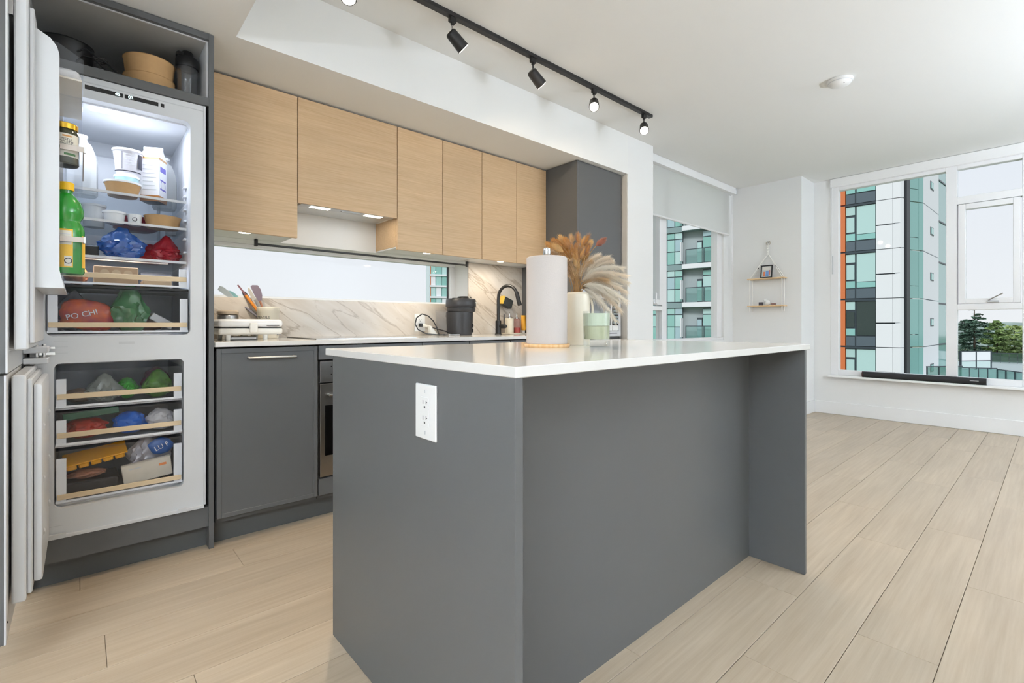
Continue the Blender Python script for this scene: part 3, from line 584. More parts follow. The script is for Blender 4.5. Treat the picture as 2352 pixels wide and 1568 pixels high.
# ================================================================== CEILING FIXTURES
t = thing('track_light', 'black ceiling track with swivelling spot heads above the island', 'track light', (2.0, 2.09, 2.57))
Bx('track', BLACK, t, 0.62, 3.29, 2.073, 2.107, 2.583, 2.6035, .001)
LENS = mat('spot_lens', S(255, 252, 240), .4, emit=(1, 0.93, 0.8, 1), es=14)
for i, (x, aim, we) in enumerate(((0.885, (-0.10, -0.35, -1), 46), (1.443, (0.80, -0.10, -0.62), 20), (2.025, (0.80, -0.10, -0.62), 16), (2.60, (-0.62, -0.5, -0.72), 15), (3.195, (-0.62, -0.45, -0.68), 15))):
    a = MB(); a.box(x - .02, x + .02, 2.079, 2.101, 2.555, 2.583, .003); a.cyl((x, 2.09, 2.555), (x, 2.09, 2.545), .010, n=12); a = a.build('track_adapter', BLACK, t)
    A = Vector(aim).normalized(); piv = Vector((x, 2.09, 2.492)); MB().cyl((x, 2.09, 2.548), (x, 2.09, 2.49), .0045, n=8).build('stem', CHROME if i < 2 else BLACK, a)
    p0 = piv - A * .012; p1 = piv + A * .082
    h = MB(); h.cyl(p0, p1 , .030, .034, n=20); h.cyl(p0 - A * .008, p0, .022, .030, n=20); h = h.build('spot_head', BLACK, t)
    MB().cyl(p1 + A * .0006, p1 + A * .002, .029, n=20).build('lens', LENS, h)
    l = bpy.data.lights.new('spot_lamp', 'SPOT'); l.energy = we * LAMP; l.color = (1, .80, .56); l.spot_size = R(105); l.spot_blend = .7; l.shadow_soft_size = .03
    o = place('spot_lamp', l, p1 + A * .012, t); o.rotation_euler = A.to_track_quat('-Z', 'Y').to_euler()
t = thing('smoke_detector', 'round white smoke detector on the living room ceiling', 'smoke detector', (3.75, 0.96, 2.56))
MB().lathe([(0, 2.603), (.075, 2.603), (.075, 2.592), (.066, 2.588), (.066, 2.583), (.060, 2.575), (.040, 2.565), (0, 2.563)], (3.75, .96, 0), 36).build('body', WPL, t)
b = MB(); b.lathe([(.0665, 2.5835), (.0675, 2.5835), (.0675, 2.5875), (.0665, 2.5875)], (3.75, .96, 0), 36); b.build('vent_ring', RUBBER, t); MB().cyl((3.72, .93, 2.566), (3.72, .93, 2.569), .004, n=8).build('test_lamp', INK, t)

# ================================================================== THINGS ON THE ISLAND
IZ = 0.9122
c = plan(1256, 1.71)
t = thing('paper_towel_holder', 'round wooden paper towel stand with a steel pole', 'holder', (c.x, c.y, IZ))
MB().lathe([(0, 0), (.079, 0), (.081, .003), (.081, .009), (.079, .0115), (0, .0115)], (c.x, c.y, IZ), 40).build('base', grain('bamboo', S(214, 160, 104), S(236, 200, 152), 'z', .4, fine=60, long=3), t)
MB().lathe([(.0, .0115), (.008, .0115), (.008, .31), (.013, .318), (.014, .335), (.0125, .345), (.006, .349), (0, .349)], (c.x, c.y, IZ), 20).build('pole', CHROME, t)
TOW = mat('towel_paper', S(202, 194, 188), .9, bump=.25, bscale=350)
t = MB().lathe([(.02, .012), (.0705, .012), (.0715, .016), (.0715, .310), (.069, .3135), (.02, .3135), (.02, .012)], (c.x, c.y, IZ), 48).build('paper_towel_roll', TOW); tag(t, 'tall white paper towel roll on the wooden stand', 'paper towel')
# candle
c = plan(1370, 1.735); CANG = clear('candle_glass', (.99, 1, .99, 1), .06, .01)
t = thing('candle_jar', 'pale green candle in a thick-bottomed clear glass', 'candle', (c.x, c.y, IZ))
MB().lathe([(0, 0), (.044, 0), (.046, .003), (.0475, .03), (.0495, .124), (.0492, .126), (.0472, .126), (.0470, .124), (.0448, .026), (0, .024)], (c.x, c.y, IZ), 40).build('glass', CANG, t)
WAX = mat('green_wax', S(196, 214, 186), .45); MB().lathe([(0, .0245), (.0444, .0265), (.0458, .072), (.040, .074), (0, .074)], (c.x, c.y, IZ), 36).build('wax', mat('olive_wax', S(190, 192, 160), .4), t)
FROST = clear('frosted_film', (0.95, 0.99, 0.95, 1), .03, .3, S(224, 238, 222), .93)
MB().lathe([(.0459, .074), (.0468, .118), (.0464, .118), (.0455, .074)], (c.x, c.y, IZ), 36).build('frosted_band', mat('frosted_green', S(204, 214, 192), .35), t); MB().cyl((c.x - .002, c.y, IZ + .073), (c.x, c.y, IZ + .105), .0014, n=6).build('wick', mat('wick', S(90, 84, 50), .8), t)
# vase with dried grasses
c = plan(1326, 1.90); vz = IZ
t = thing('ceramic_vase', 'tall cream ceramic vase holding dried grasses', 'vase', (c.x, c.y, vz))
MB().lathe([(0, 0), (.047, 0), (.049, .003), (.0495, .18), (.046, .196), (.037, .204), (.0345, .204), (.0345, .19), (.044, .17), (.044, .02), (0, .02)], (c.x, c.y, vz), 40).build('body', CREAM, t)
hp = []
rt = RT; 
for k in range(9):
    q = R(-80 + 20 * k); hp.append(Vector((c.x, c.y, vz)) + rt * (.044 + .016 * math.cos(q)) + Vector((0, 0, .135 + .05 * math.sin(q))))
MB().tube(hp, .005, 8).build('handle', CREAM, t)
mouth = Vector((c.x, c.y, vz + .20))
def grass_curve(tip, n=10, sag=0.0):
    base = Vector((c.x + random.uniform(-.01, .01), c.y + random.uniform(-.01, .01), vz + .03)); m1 = mouth + Vector((random.uniform(-.016, .016), random.uniform(-.016, .016), 0)) 
    pts = [base, m1]; ctrl = m1 + Vector((0, 0, (tip - m1).length * .5)) + (tip - m1) * .22
    for i in range(1, n + 1):
        s = i / n; pts.append(m1 * (1 - s) ** 2 + ctrl * 2 * s * (1 - s) + tip * s * s)
    return pts
def tippos(u, v, dd=0): 
    d = 1.90 + dd; p = plan(u, d); return Vector((p.x, p.y, zat(v, d)))
TAIL = [mat('bunny_tail_%d' % i, cc, .9, sheen=.4, var=.12, vscale=60) for i, cc in enumerate((S(214, 160, 88), S(196, 138, 70), S(226, 184, 120)))]
STEMM = mat('dry_stem', S(176, 136, 86), .8)
tips = [(1258, 560), (1272, 552), (1287, 545), (1291, 557), (1299, 550), (1311, 542), (1313, 560), (1327, 538), (1331, 566), (1345, 548), (1352, 541), (1357, 556), (1282, 570), (1303, 575), (1323, 590), (1341, 572), (1268, 575), (1348, 582), (1387, 551)]
N_TAIL = len(tips) - 1; tips = tips[:-1] + [(random.uniform(1268, 1356), random.uniform(560, 606)) for _ in range(16)] + tips[-1:]
for i, (u, v) in enumerate(tips):
    tp = tippos(u, v, random.uniform(-.06, .06)); pts = grass_curve(tp); m = TAIL[i % 3] if i != len(tips) - 1 else mat('bunny_tail_dark', S(170, 108, 84), .9, sheen=.4, var=.1, vscale=60)
    g = thing('bunny_tail', 'golden bunny tail stem in the cream vase' if i < len(tips) - 1 else 'reddish brown bunny tail leaning apart to the right in the cream vase', 'dried flower', pts[0], 'bunny tails in the vase' if i < len(tips) - 1 else None)
    MB().tube(pts, .0013, 5).build('stem', STEMM, g)
    ax = (pts[-1] - pts[-3]).normalized(); L = random.uniform(.034, .046); cc = pts[-1] - ax * L * .5
    b = MB(); b.ball((0, 0, 0), .0066, .0066, L * .58, 2)
    for v_ in b.bm.verts: v_.co *= 1 + .10 * noise.noise(v_.co * 260)
    for k in range(420):
        q = random.uniform(0, 2 * math.pi); z = random.uniform(-1, 1); rr = math.sqrt(1 - z * z); p = Vector((rr * math.cos(q) * .0066, rr * math.sin(q) * .0066, z * L * .58)); dr = (Vector((rr * math.cos(q), rr * math.sin(q), 1.3 + z * .3))).normalized(); sd = dr.orthogonal() * .0006
        b.tri(p - sd, p + sd, p + dr * random.uniform(.008, .017))
    q = ax.to_track_quat('Z', 'Y').to_matrix().to_4x4(); b.xf(Matrix.Translation(cc) @ q); b.build('seed_head', m, g, smooth=60)
PAM = [mat('pampas_%d' % i, cc, .9, sheen=.3, rnd=.05) for i, cc in enumerate((S(244, 228, 204), S(250, 240, 222), S(222, 188, 142)))]
plumes = [(1405, 600, 0), (1428, 614, 1), (1438, 632, 0), (1441, 648, 1), (1436, 668, 0), (1438, 690, 1), (1425, 712, 0), (1414, 735, 1), (1398, 590, 0), (1375, 585, 0), (1421, 655, 1), (1420, 690, 1), (1400, 625, 0), (1392, 640, 2), (1262, 573, 2), (1285, 585, 2), (1355, 600, 2), (1310, 600, 2)]
for i, (u, v, k) in enumerate(plumes):
    tp = tippos(u, v, random.uniform(-.05, .05)); pts = grass_curve(tp, 14)
    g = thing('pampas_plume', 'golden brown pampas plume among the bunny tails in the cream vase' if k == 2 else 'longest cream pampas plume, drooping lowest in front of the microwave' if v == 735 else 'cream pampas plume arching right from the cream vase', 'dried flower', pts[0], 'pampas plumes in the vase'); MB().tube(pts[:10], .0014, 5).build('stem', STEMM, g)
    b = MB(); m0 = 5; n_ = len(pts) - 1
    for q in range(1500):
        s = random.random() ** .8 * (n_ - m0) + m0; j = min(int(s), n_ - 1); p = pts[j].lerp(pts[j + 1], s - j); ax = (pts[j + 1] - pts[j]).normalized(); fr_ = (s - m0) / (n_ - m0)
        side = ax.orthogonal().normalized(); side.rotate(Matrix.Rotation(random.uniform(0, 2 * math.pi), 3, ax)); L = (.048 * (1 - fr_ * .45)) * random.uniform(.3, 1.2)
        e1 = p + ax * L * .8 + side * L * .62 + Vector((0, 0, -L * .30)); w = side.cross(ax).normalized() * .0008
        b.tri(p - w, p + w, e1)
    b.build('plume', PAM[k], g, smooth=0)

# ================================================================== THINGS ON THE KITCHEN WORKTOP
KZ = 0.9122
# sandwich press
t = thing('sandwich_press', 'white sandwich press on feet at the left end of the worktop', 'appliance', (0.66, 2.80, KZ))
def rbox(n, m, p, x0, x1, y0, y1, z0, z1, b, seg=3): return Bx(n, m, p, x0, x1, y0, y1, z0, z1, b, seg)
IV = mat('ivory_plastic', S(238, 236, 228), .3)
rbox('lower_shell', IV, t, 0.50, 0.795, 2.70, 2.94, KZ + .028, KZ + .062, .012); rbox('upper_lid', mat('white_gloss', S(246, 246, 246), .22), t, 0.498, 0.797, 2.698, 2.942, KZ + .064, KZ + .105, .018)
for x in (0.545, 0.715):
    for y in (2.725, 2.91): MB().cyl((x, y, KZ), (x, y, KZ + .03), .010, .014, n=14).build('foot', IV, t)
rbox('lid_panel', mat('panel_grey', S(196, 192, 184), .4), t, 0.565, 0.735, 2.73, 2.91, KZ + .1045, KZ + .107, .001, 1); rbox('latch', IV, t, 0.635, 0.672, 2.688, 2.702, KZ + .038, KZ + .088, .005); Bx('seam_shadow', INK, t, 0.505, 0.79, 2.704, 2.93, KZ + .062, KZ + .064); Bx('front_slot', INK, t, 0.715, 0.775, 2.6975, 2.70, KZ + .072, KZ + .0745)
t = tag(Bx('metal_tray', STEEL, None, 0.56, 0.685, 2.76, 2.88, KZ, KZ + .018, .004), 'small steel tray tucked beneath the sandwich press', 'tray')
# utensil crock
cx, cy = 0.812, 3.035
t = thing('utensil_crock', 'cream ceramic utensil crock with black lettering by the window', 'crock', (cx, cy, KZ)); MB().lathe([(0, 0), (.052, 0), (.055, .004), (.058, .148), (.0605, .152), (.0605, .176), (.0585, .178), (.0555, .178), (.0535, .15), (.050, .01), (0, .01)], (cx, cy, KZ), 36).build('body', CREAM, t)
q = (-FW - RT * .15); ang = math.atan2(q.y, q.x); text('lettering', 'UTENSILS', .021, (cx + .0578 * math.cos(ang), cy + .0578 * math.sin(ang), KZ + .118), RT, (0, 0, 1), INK, t, bend=(cx, cy, .0578))
def ut(name, lab, u, v, dd, r, m, w=.006, pts=None):
    d = 2.805 + dd; p = plan(u, d); tip = Vector((p.x, p.y, zat(v, d))); base = Vector((cx + (cx - tip.x) * -.15, cy + (tip.y - cy) * .1, KZ + .03)); 
    return tip, base
def utensil(name, lab, u, v, head, mh, mhead, dd=0.0):
    d = 2.805 + dd; p = plan(u, d); tip = Vector((p.x, p.y, zat(v, d))); base = Vector((cx + (tip.x - cx) * -.25, cy + (tip.y - cy) * -.25, KZ + .022)); ax = (tip - base).normalized(); L = (tip - base).length
    g = thing(name, lab, 'utensil', base, 'utensils in the crock'); nrm = -FW - ax * (-FW).dot(ax); nrm.normalize(); sd = ax.cross(nrm); hl = head['len']
    hb = tip - ax * hl; MB().tube([base, base.lerp(hb, .5), hb], head.get('r', .006), 8).build('handle', mh, g)
    b = MB(); P = head['shape']; A = [hb + ax * y * hl + sd * x + nrm * .002 for x, y in P]; Bk = [q_ - nrm * .004 for q_ in A]
    va = [b.bm.verts.new(q_) for q_ in A]; vb = [b.bm.verts.new(q_) for q_ in Bk]; n = len(P); b.bm.faces.new(va); b.bm.faces.new(vb[::-1])
    for i in range(n): b.bm.faces.new((va[i], vb[i], vb[(i + 1) % n], va[(i + 1) % n]))
    bmesh.ops.recalc_face_normals(b.bm, faces=b.bm.faces[:]); b.build('head', mhead, g); return g
SIL = mat('grey_silicone', S(140, 138, 150), .5); PINK = mat('mauve_grey', S(134, 122, 138), .5)
spat = lambda w: [(-w * .3, 0), (w * .3, 0), (w, .45), (w * .95, .85), (w * .5, 1), (-w, .97), (-w, .45)]
oval = lambda w: [(w * math.sin(R(a)), .5 - .5 * math.cos(R(a))) for a in range(0, 360, 24)]
utensil('spatula', 'grey silicone spatula with a broad head on the right of the crock', 584, 653, dict(len=.10, shape=[(-.008, 0), (.010, 0), (.022, .25), (.026, .6), (.016, .9), (-.012, 1), (-.024, .95), (-.018, .4)]), mat('brown_wood', S(160, 110, 84), .5), PINK)
utensil('spatula', 'long clear grey spatula leaning left out of the crock', 503, 659, dict(len=.11, shape=spat(.016)), SIL, mat('pale_silicone', S(176, 186, 192), .4))
utensil('spatula', 'pale teal spatula leaning left behind the clear one', 525, 668, dict(len=.09, shape=oval(.014)), SIL, mat('teal_silicone', S(150, 196, 200), .4), .03)
utensil('pastry_brush', 'orange-handled brush standing in the crock', 546, 654, dict(len=.075, shape=[(-.003, 0), (.005, 0), (.005, .9), (.003, 1), (-.003, 1), (-.004, .9)], r=.0085), mat('orange_plastic', S(224, 140, 50), .4), mat('mauve_handle', S(150, 110, 120), .5), -.01)
utensil('serving_spoon', 'steel spoon standing in the middle of the crock', 557, 668, dict(len=.07, shape=oval(.013)), STEEL, STEEL, .02)
utensil('kitchen_tongs', 'steel tongs with a white grip standing in the crock', 569, 660, dict(len=.08, shape=[(-.009, 0), (.009, 0), (.010, .75), (.004, 1), (-.004, .9), (-.010, .6)], r=.005), STEEL, mat('tongs_white', S(206, 202, 196), .4), -.02)
# steel toaster-like rack and glass jar at the far left
t = thing('metal_canister', 'small steel canister behind the sandwich press', 'canister', (0.60, 3.04, KZ)); MB().lathe([(0, 0), (.05, 0), (.052, .003), (.052, .128), (.046, .135), (0, .135)], (0.605, 3.03, KZ), 28).build('body', STEEL, t); MB().lathe([(0, .135), (.053, .135), (.053, .150), (.045, .156), (0, .156)], (0.605, 3.03, KZ), 28).build('lid', mat('canister_lid', S(176, 160, 140), .35), t)
t = thing('glass_cup', 'clear glass cup beside the utensil crock', 'cup', (0.705, 3.06, KZ)); MB().lathe([(0, 0), (.03, 0), (.036, .10), (.034, .10), (.028, .006), (0, .006)], (0.705, 3.06, KZ), 24).build('glass', DRINKG, t)
# coffee machine
t = thing('coffee_machine', 'black rounded pod coffee machine on the worktop', 'coffee machine', (2.13, 2.96, KZ)); cx, cy = 2.12, 2.975
PLM = mat('charcoal_plastic', S(52, 52, 54), .38)
b = MB(); b.lathe([(0, 0), (.086, 0), (.092, .006), (.096, .03), (.100, .165), (.100, .17), (0, .17)], (cx, cy, KZ), 40); b.build('body', PLM, t)
b = MB(); b.lathe([(0, .172), (.100, .172), (.108, .185), (.108, .205), (0, .205)], (cx + .01, cy - .005, KZ), 40); b.build('collar', PLM, t)
b = MB(); b.lathe([(0, .209), (.112, .209), (.114, .214), (.112, .262), (.106, .270), (0, .270)], (cx + .008, cy - .005, KZ), 40); b.build('head', PLM, t)
MB().lathe([(0, .27), (.056, .27), (.050, .285), (.046, .288), (0, .288)], (cx + .03, cy - .02, KZ), 30).build('lid_button', BLACKP, t); Bx('power_button', BLACKP, t, cx - .07, cx - .025, cy - .03, cy + .0, KZ + .27, KZ + .276, .002)
Bx('drip_tray', STEEL, t, cx - .155, cx - .06, cy - .09, cy - .0, KZ, KZ + .012, .003); bd = MB(); bd.box(-.022, .022, -.001, .001, -.004, .004, .0006); bd.rot(45, (0, 0, 0)); bd.xf(Matrix.Translation((cx + .0884, cy - .0855, KZ + .242))); bd.build('badge', mat('badge_silver', S(220, 226, 226), .3), t)
for z in (.02, .055): Bx('side_slot', INK, t, cx + .055, cx + .063, cy - .087, cy - .080, KZ + z, KZ + z + .028)
b = MB(); b.lathe([(0, 0), (.052, 0), (.052, .172), (.050, .172), (.050, .004), (0, .004)], (cx - .115, cy + .055, KZ), 28); b.build('water_tank', PLASTIC, t); MB().lathe([(0, .172), (.054, .172), (.054, .184), (0, .186)], (cx - .115, cy + .055, KZ), 28).build('tank_lid', PLASTIC, t)
# plugs and cable
t = thing('power_plug', 'white power plug in the backsplash outlet beside the coffee machine', 'plug', (1.87, 3.09, .96)); b = MB(); b.tube([(1.872, 3.108, .988), (1.895, 3.06, .978), (1.905, 3.03, .972)], .013, 10, r1=.009); b.build('white_body', IV, t); MB().box(1.849, 1.872, 3.085, 3.1085, .975, 1.0, .003).build('black_socket_end', BLACKP, t)
t = tag(MB().tube([(1.905, 3.03, .972), (1.95, 2.99, .955), (2.0, 2.97, .94), (2.03, 2.95, .925), (2.0, 2.92, .9175), (1.92, 2.96, .9175), (1.86, 3.02, .925), (1.815, 3.06, .955), (1.80, 3.075, .995), (1.815, 3.08, 1.04), (1.86, 3.08, 1.068), (1.905, 3.07, 1.055), (1.935, 3.05, 1.02), (1.955, 3.03, .97), (1.96, 3.02, .93), (1.99, 3.05, .917)], .0042, 8).build('power_cable', BLACKP), 'looped black cable hanging beside the coffee machine', 'cable')
t = tag(MB().prism([(1.90, .9125), (1.955, .9125), (1.955, .925), (1.912, .975), (1.89, .985), (1.885, .978)], 3.02, 3.05, 'y', .003).build('charger_block', IV), 'white folded charger leaning under the outlet', 'charger')
# faucet
fx, fy = 2.505, 2.985
t = thing('faucet', 'matte black gooseneck kitchen faucet', 'faucet', (fx, fy, KZ)); b = MB(); b.lathe([(0, 0), (.027, 0), (.027, .004), (.023, .008), (.023, .108), (.020, .112), (0, .112)], (fx, fy, KZ), 24); b.build('base', BLACK, t)
sd = (RT * .9 - FW * .435).normalized(); arc = [Vector((fx, fy, KZ + .10)), Vector((fx, fy, KZ + .28))]; rr = .085
for k in range(1, 11):
    q = R(180 - 17 * k); arc.append(Vector((fx, fy, KZ + .29)) + sd * (rr + rr * math.cos(q)) + Vector((0, 0, rr * 1.15 * math.sin(q))))
b = MB(); b.tube(arc, .0125, 14); b.build('spout', BLACK, t); e1 = arc[-1]; ax = (arc[-1] - arc[-2]).normalized(); MB().cyl(e1 - ax * .03, e1 + ax * .08, .0155, .0175, n=18).build('spray_head', BLACK, t)
b = MB(); b.cyl(Vector((fx, fy, KZ + .065)), Vector((fx, fy, KZ + .065)) + sd * .06, .017, n=18); b.ball(Vector((fx, fy, KZ + .065)) + sd * .06, .017, sub=2); b.build('valve', BLACK, t); p = Vector((fx, fy, KZ + .075)) + sd * .052; MB().tube([p, p + Vector((0, 0, .085))], .0045, 8).build('lever', BLACK, t)
# tray with dispensers
t = tag(MB().box(2.60, 2.875, 2.95, 3.09, KZ, KZ + .008, .003).build('sink_tray', mat('tray_stone', S(206, 196, 180), .5)), 'beige tray under the soap dispensers', 'tray'); TZ = KZ + .0082
def pump(x, y, s, p):
    b = MB(); b.lathe([(0, 0), (.014, 0), (.014, .010), (.006, .014), (.005, .036), (0, .036)], (x, y, s), 14); b.tube([(x, y, s + .034), (x, y, s + .042), (x - .018, y - .02, s + .044), (x - .026, y - .029, s + .038)], .0055, 8); b.build('pump', CHROME, p)
t = thing('soap_dispenser', 'cream soap dispenser with a chrome pump beside the faucet', 'soap dispenser', (2.655, 3.02, TZ), 'soap dispensers'); MB().lathe([(0, 0), (.034, 0), (.036, .003), (.036, .118), (.033, .122), (0, .122)], (2.655, 3.02, TZ), 28).build('bottle', CREAM, t); pump(2.655, 3.02, TZ + .122, t)
PINKG = clear('pink_glass', (.95, .80, .76, 1), .12, .02, S(230, 180, 170), .25); t = thing('soap_dispenser', 'clear pink soap dispenser a third full of red soap', 'soap dispenser', (2.745, 3.03, TZ), 'soap dispensers')
MB().lathe([(0, 0), (.032, 0), (.034, .003), (.034, .114), (.028, .120), (0, .120)], (2.745, 3.03, TZ), 28).build('bottle', PINKG, t); MB().lathe([(0, .004), (.031, .004), (.031, .045), (0, .045)], (2.745, 3.03, TZ), 28).build('red_soap', mat('red_soap', S(205, 20, 30), .25), t); pump(2.745, 3.03, TZ + .12, t)
t = thing('lotion_tube', 'yellow squeeze tube standing on its cap at the back of the tray', 'tube', (2.83, 3.03, TZ)); MB().lathe([(0, 0), (.012, 0), (.013, .022), (0, .022)], (2.832, 3.04, TZ), 16).build('cap', WPL, t); b = MB(); b.lathe([(0, .022), (.018, .022), (.021, .04), (.022, .15), (0, .15)], (0, 0, 0), 18)
for v in b.bm.verts: k = max(0, (v.co.z - .04) / .11); v.co.y *= 1 - .9 * k; v.co.x *= 1 + .25 * k
b.xf(Matrix.Translation((2.832, 3.04, TZ))); b.build('tube_body', mat('yellow_tube', S(244, 176, 52), .35, var=.06, vscale=30), t)
t = thing('sponge', 'yellow and black scouring sponge clipped to the marble behind the faucet', 'sponge', (2.66, 3.08, 1.10)); b = MB(); b.box(2.60, 2.615, 3.05, 3.10, 1.145, 1.215, .003).rot(20, (2.66, 3.08, 1.15), 'Y'); b.build('yellow_foam', mat('sponge_yellow', S(226, 186, 80), .9, bump=.4, bscale=200), t); b = MB(); b.box(2.616, 2.712, 3.05, 3.10, 1.14, 1.213, .003).rot(20, (2.66, 3.08, 1.15), 'Y'); b.build('scouring_pad', mat('pad_dark', S(48, 52, 52), .95, bump=.6, bscale=180), t); b = MB(); b.box(2.59, 2.73, 3.045, 3.1165, 1.130, 1.138, .002).rot(20, (2.66, 3.08, 1.15), 'Y'); b.build('holder', PLASTIC, t)

# ================================================================== LIVING ROOM THINGS
t = thing('hanging_shelf', 'two-tier wooden shelf hung by white rope on the nook wall', 'shelf', (5.79, 2.19, 1.15)); ROPE = mat('white_rope', S(240, 238, 232), .9); PINE = grain('pine_board', S(222, 186, 138), S(238, 208, 164), 'y', .5, fine=80, long=4)
Bx('board', PINE, t, 5.735, 5.845, 1.995, 2.385, 1.503, 1.515, .002); Bx('board', PINE, t, 5.735, 5.845, 1.995, 2.385, 1.195, 1.207, .002)
b = MB(); b.tube([Vector((5.835, 2.189, 1.915)) + Vector((0, math.cos(R(a)), math.sin(R(a)))) * .022 for a in range(0, 360, 30)], .004, 8, closed=True); b.build('ring', mat('ring_brass', S(190, 182, 168), .35, metal=.6), t); MB().cyl((5.85, 2.189, 1.925), (5.815, 2.189, 1.928), .006, n=10).build('hook', RUBBER, t)
b = MB(); b.tube([(5.833, 2.19 + .008 * math.sin(i * 1.6), 1.895 - i * .014) for i in range(9)], .006, 8); b.tube([(5.833, 2.19 - .008 * math.sin(i * 1.6), 1.895 - i * .014) for i in range(9)], .006, 8); b.build('twisted_rope', ROPE, t)
for y, s in ((2.018, -1), (2.36, 1)):
    for x in (5.752, 5.828):
        MB().tube([(5.833, 2.19 + s * .004, 1.785), ((x + 5.833) / 2, 2.19 + s * .09, 1.65), (x, y, 1.515), (x, y, 1.35), (x, y, 1.207), (x, y, 1.195)], .0045, 6).build('rope', ROPE, t); MB().tube([(x, y, 1.195), (x, y, 1.182), (x, y, 1.16), (x, y, 1.14)], .008, 8, r1=.005).build('rope_knot', ROPE, t)
for y, z in ((2.28, 1.633), (2.10, 1.645)): MB().cyl((5.79, y - .004, z), (5.79, y + .004, z), .006, n=8).build('bead', INK, t)
t = thing('picture_frame', 'small black picture frame leaning on the upper hanging shelf', 'picture frame', (5.79, 2.19, 1.515)); M = Matrix.Translation((5.775, 2.19, 1.5152)) @ Matrix.Rotation(R(10), 4, 'Y')
b = MB(); 
for a in ((-.062, -.050, 0, .148), (.050, .062, 0, .148), (-.05, .05, 0, .012), (-.05, .05, .136, .148)): b.box(-.008, .004, a[0], a[1], a[2], a[3], .001)
b.xf(M).build('frame', BLACK, t); MB().box(-.002, .003, -.05, .05, .012, .136).xf(M).build('print', mat('photo_print', S(206, 210, 208), .4), t)
for n, cc, a in (('print_figure', S(222, 130, 90), (.012, .034, .02, .075)), ('print_figure', S(120, 160, 215), (-.024, .008, .018, .085)), ('print_sky', S(226, 222, 214), (-.046, .046, .095, .132)), ('print_figure', S(205, 120, 110), (-.038, -.026, .03, .09))): MB().box(-.0026, -.002, *a).xf(M).build(n, mat('ink_%d' % int(cc[0] * 1000), cc, .4), t)
t = tag(Bx('small_box', mat('dark_box', S(70, 66, 76), .5), None, 5.775, 5.81, 2.232, 2.272, 1.2072, 1.245, .002), 'small dark box at the left of the lower hanging shelf', 'box')
t = thing('white_figurine', 'small white figurine in the middle of the lower hanging shelf', 'figurine', (5.79, 2.18, 1.2072)); b = MB(); b.ball((5.79, 2.180, 1.237), .022, .028, .030, 2); b.ball((5.785, 2.205, 1.262), .016, .016, .018, 2); b.build('body', WPL, t); MB().ball((5.77, 2.212, 1.264), .004, sub=1).build('eye', RUBBER, t)
t = tag(Bx('trinket_box', mat('mauve_box', S(150, 118, 112), .5), None, 5.77, 5.81, 2.095, 2.14, 1.2072, 1.232, .002), 'small mauve box right of the white figurine on the lower shelf', 'box')
t = thing('soundbar', 'long black soundbar lying on the windowsill', 'soundbar', (6.21, 0.91, .4345)); SBM = mat('speaker_cloth', S(36, 36, 38), .7, bump=.3, bscale=500)
b = MB(); b.cyl((6.215, 0.452, .4655), (6.215, 1.375, .4655), .031, n=20); b.build('body', SBM, t); MB().cyl((6.215, 0.440, .4655), (6.215, 0.452, .4655), .0312, n=20).build('end_cap', BLACKP, t); MB().cyl((6.215, 1.375, .4655), (6.215, 1.388, .4655), .0312, n=20).build('end_cap', mat('end_cap_red', S(66, 40, 40), .4), t); Bx('logo', mat('logo_silver', S(220, 220, 220), .3), t, 6.1825, 6.1845, 0.49, 0.55, .468, .472)
# ================================================================== FOOD AND STORES
def crumple(name, lab, cat, c, size, m, seed=0, amp=.22, top=None, group=None, tilt=0, sub=4, boxy=.0):
    """crinkled bag or packet; top = (height, width) of a gathered neck"""
    b = MB(); g = bmesh.ops.create_icosphere(b.bm, subdivisions=sub, radius=1); off = Vector((seed * 3.7, seed * 1.3, seed * 2.1))
    for v in b.bm.verts:
        p = v.co.copy()
        if boxy: p = Vector([math.copysign(abs(q) ** (1 - boxy), q) for q in p])
        k = 1 + amp * noise.noise(p * 1.6 + off) + amp * .9 * (abs(noise.noise(p * 3.3 + off)) - .2) + amp * .55 * (abs(noise.noise(p * 7.5 + off * 2)) - .2) + amp * .15 * noise.noise(p * 16 + off)
        v.co = Vector((p.x * size[0] * k, p.y * size[1] * k, p.z * size[2] * (1 + .5 * amp * noise.noise(p * 2.3 - off))))
        if v.co.z < -size[2] * .93: v.co.z = -size[2] * .93
        if top and p.z > .55:
            s = (p.z - .55) / .45; w = 1 - s * (1 - top[1]); v.co.x *= w; v.co.y *= w; v.co.z += top[0] * s
    if tilt: b.rot(tilt, (0, 0, 0), 'Y')
    zm = min(v.co.z for v in b.bm.verts); b.xf(Matrix.Translation((c[0], c[1], c[2] - zm)))
    return tag(b.build(name, m, None, smooth=40), lab, cat, group)
def bowl(lab, x, y, z, r, h, lid, group='kraft paper bowls', r0=.78, flip=False):
    t = thing('paper_bowl', lab, 'bowl', (x, y, z), group); pr = [(0, 0), (r * r0, 0), (r, h), (r + .002, h + .002), (r - .003, h), (r * r0 - .003, .004), (0, .004)]
    if flip: pr = [(0, h), (r * r0, h), (r, 0), (r + .003, .002), (r + .002, .006), (r * r0 + .0, h + .002), (0, h + .002)]
    MB().lathe(pr, (x, y, z), 40).build('bowl', KRAFT, t)
    if lid: MB().lathe([(r - .001, h - .004), (r + .0035, h - .004), (r + .0035, h + .004), (r - .005, h + .006), (0, h + .006)], (x, y, z), 40).build('lid', PLASTIC if lid == 'clear' else WPL, t)
    return t
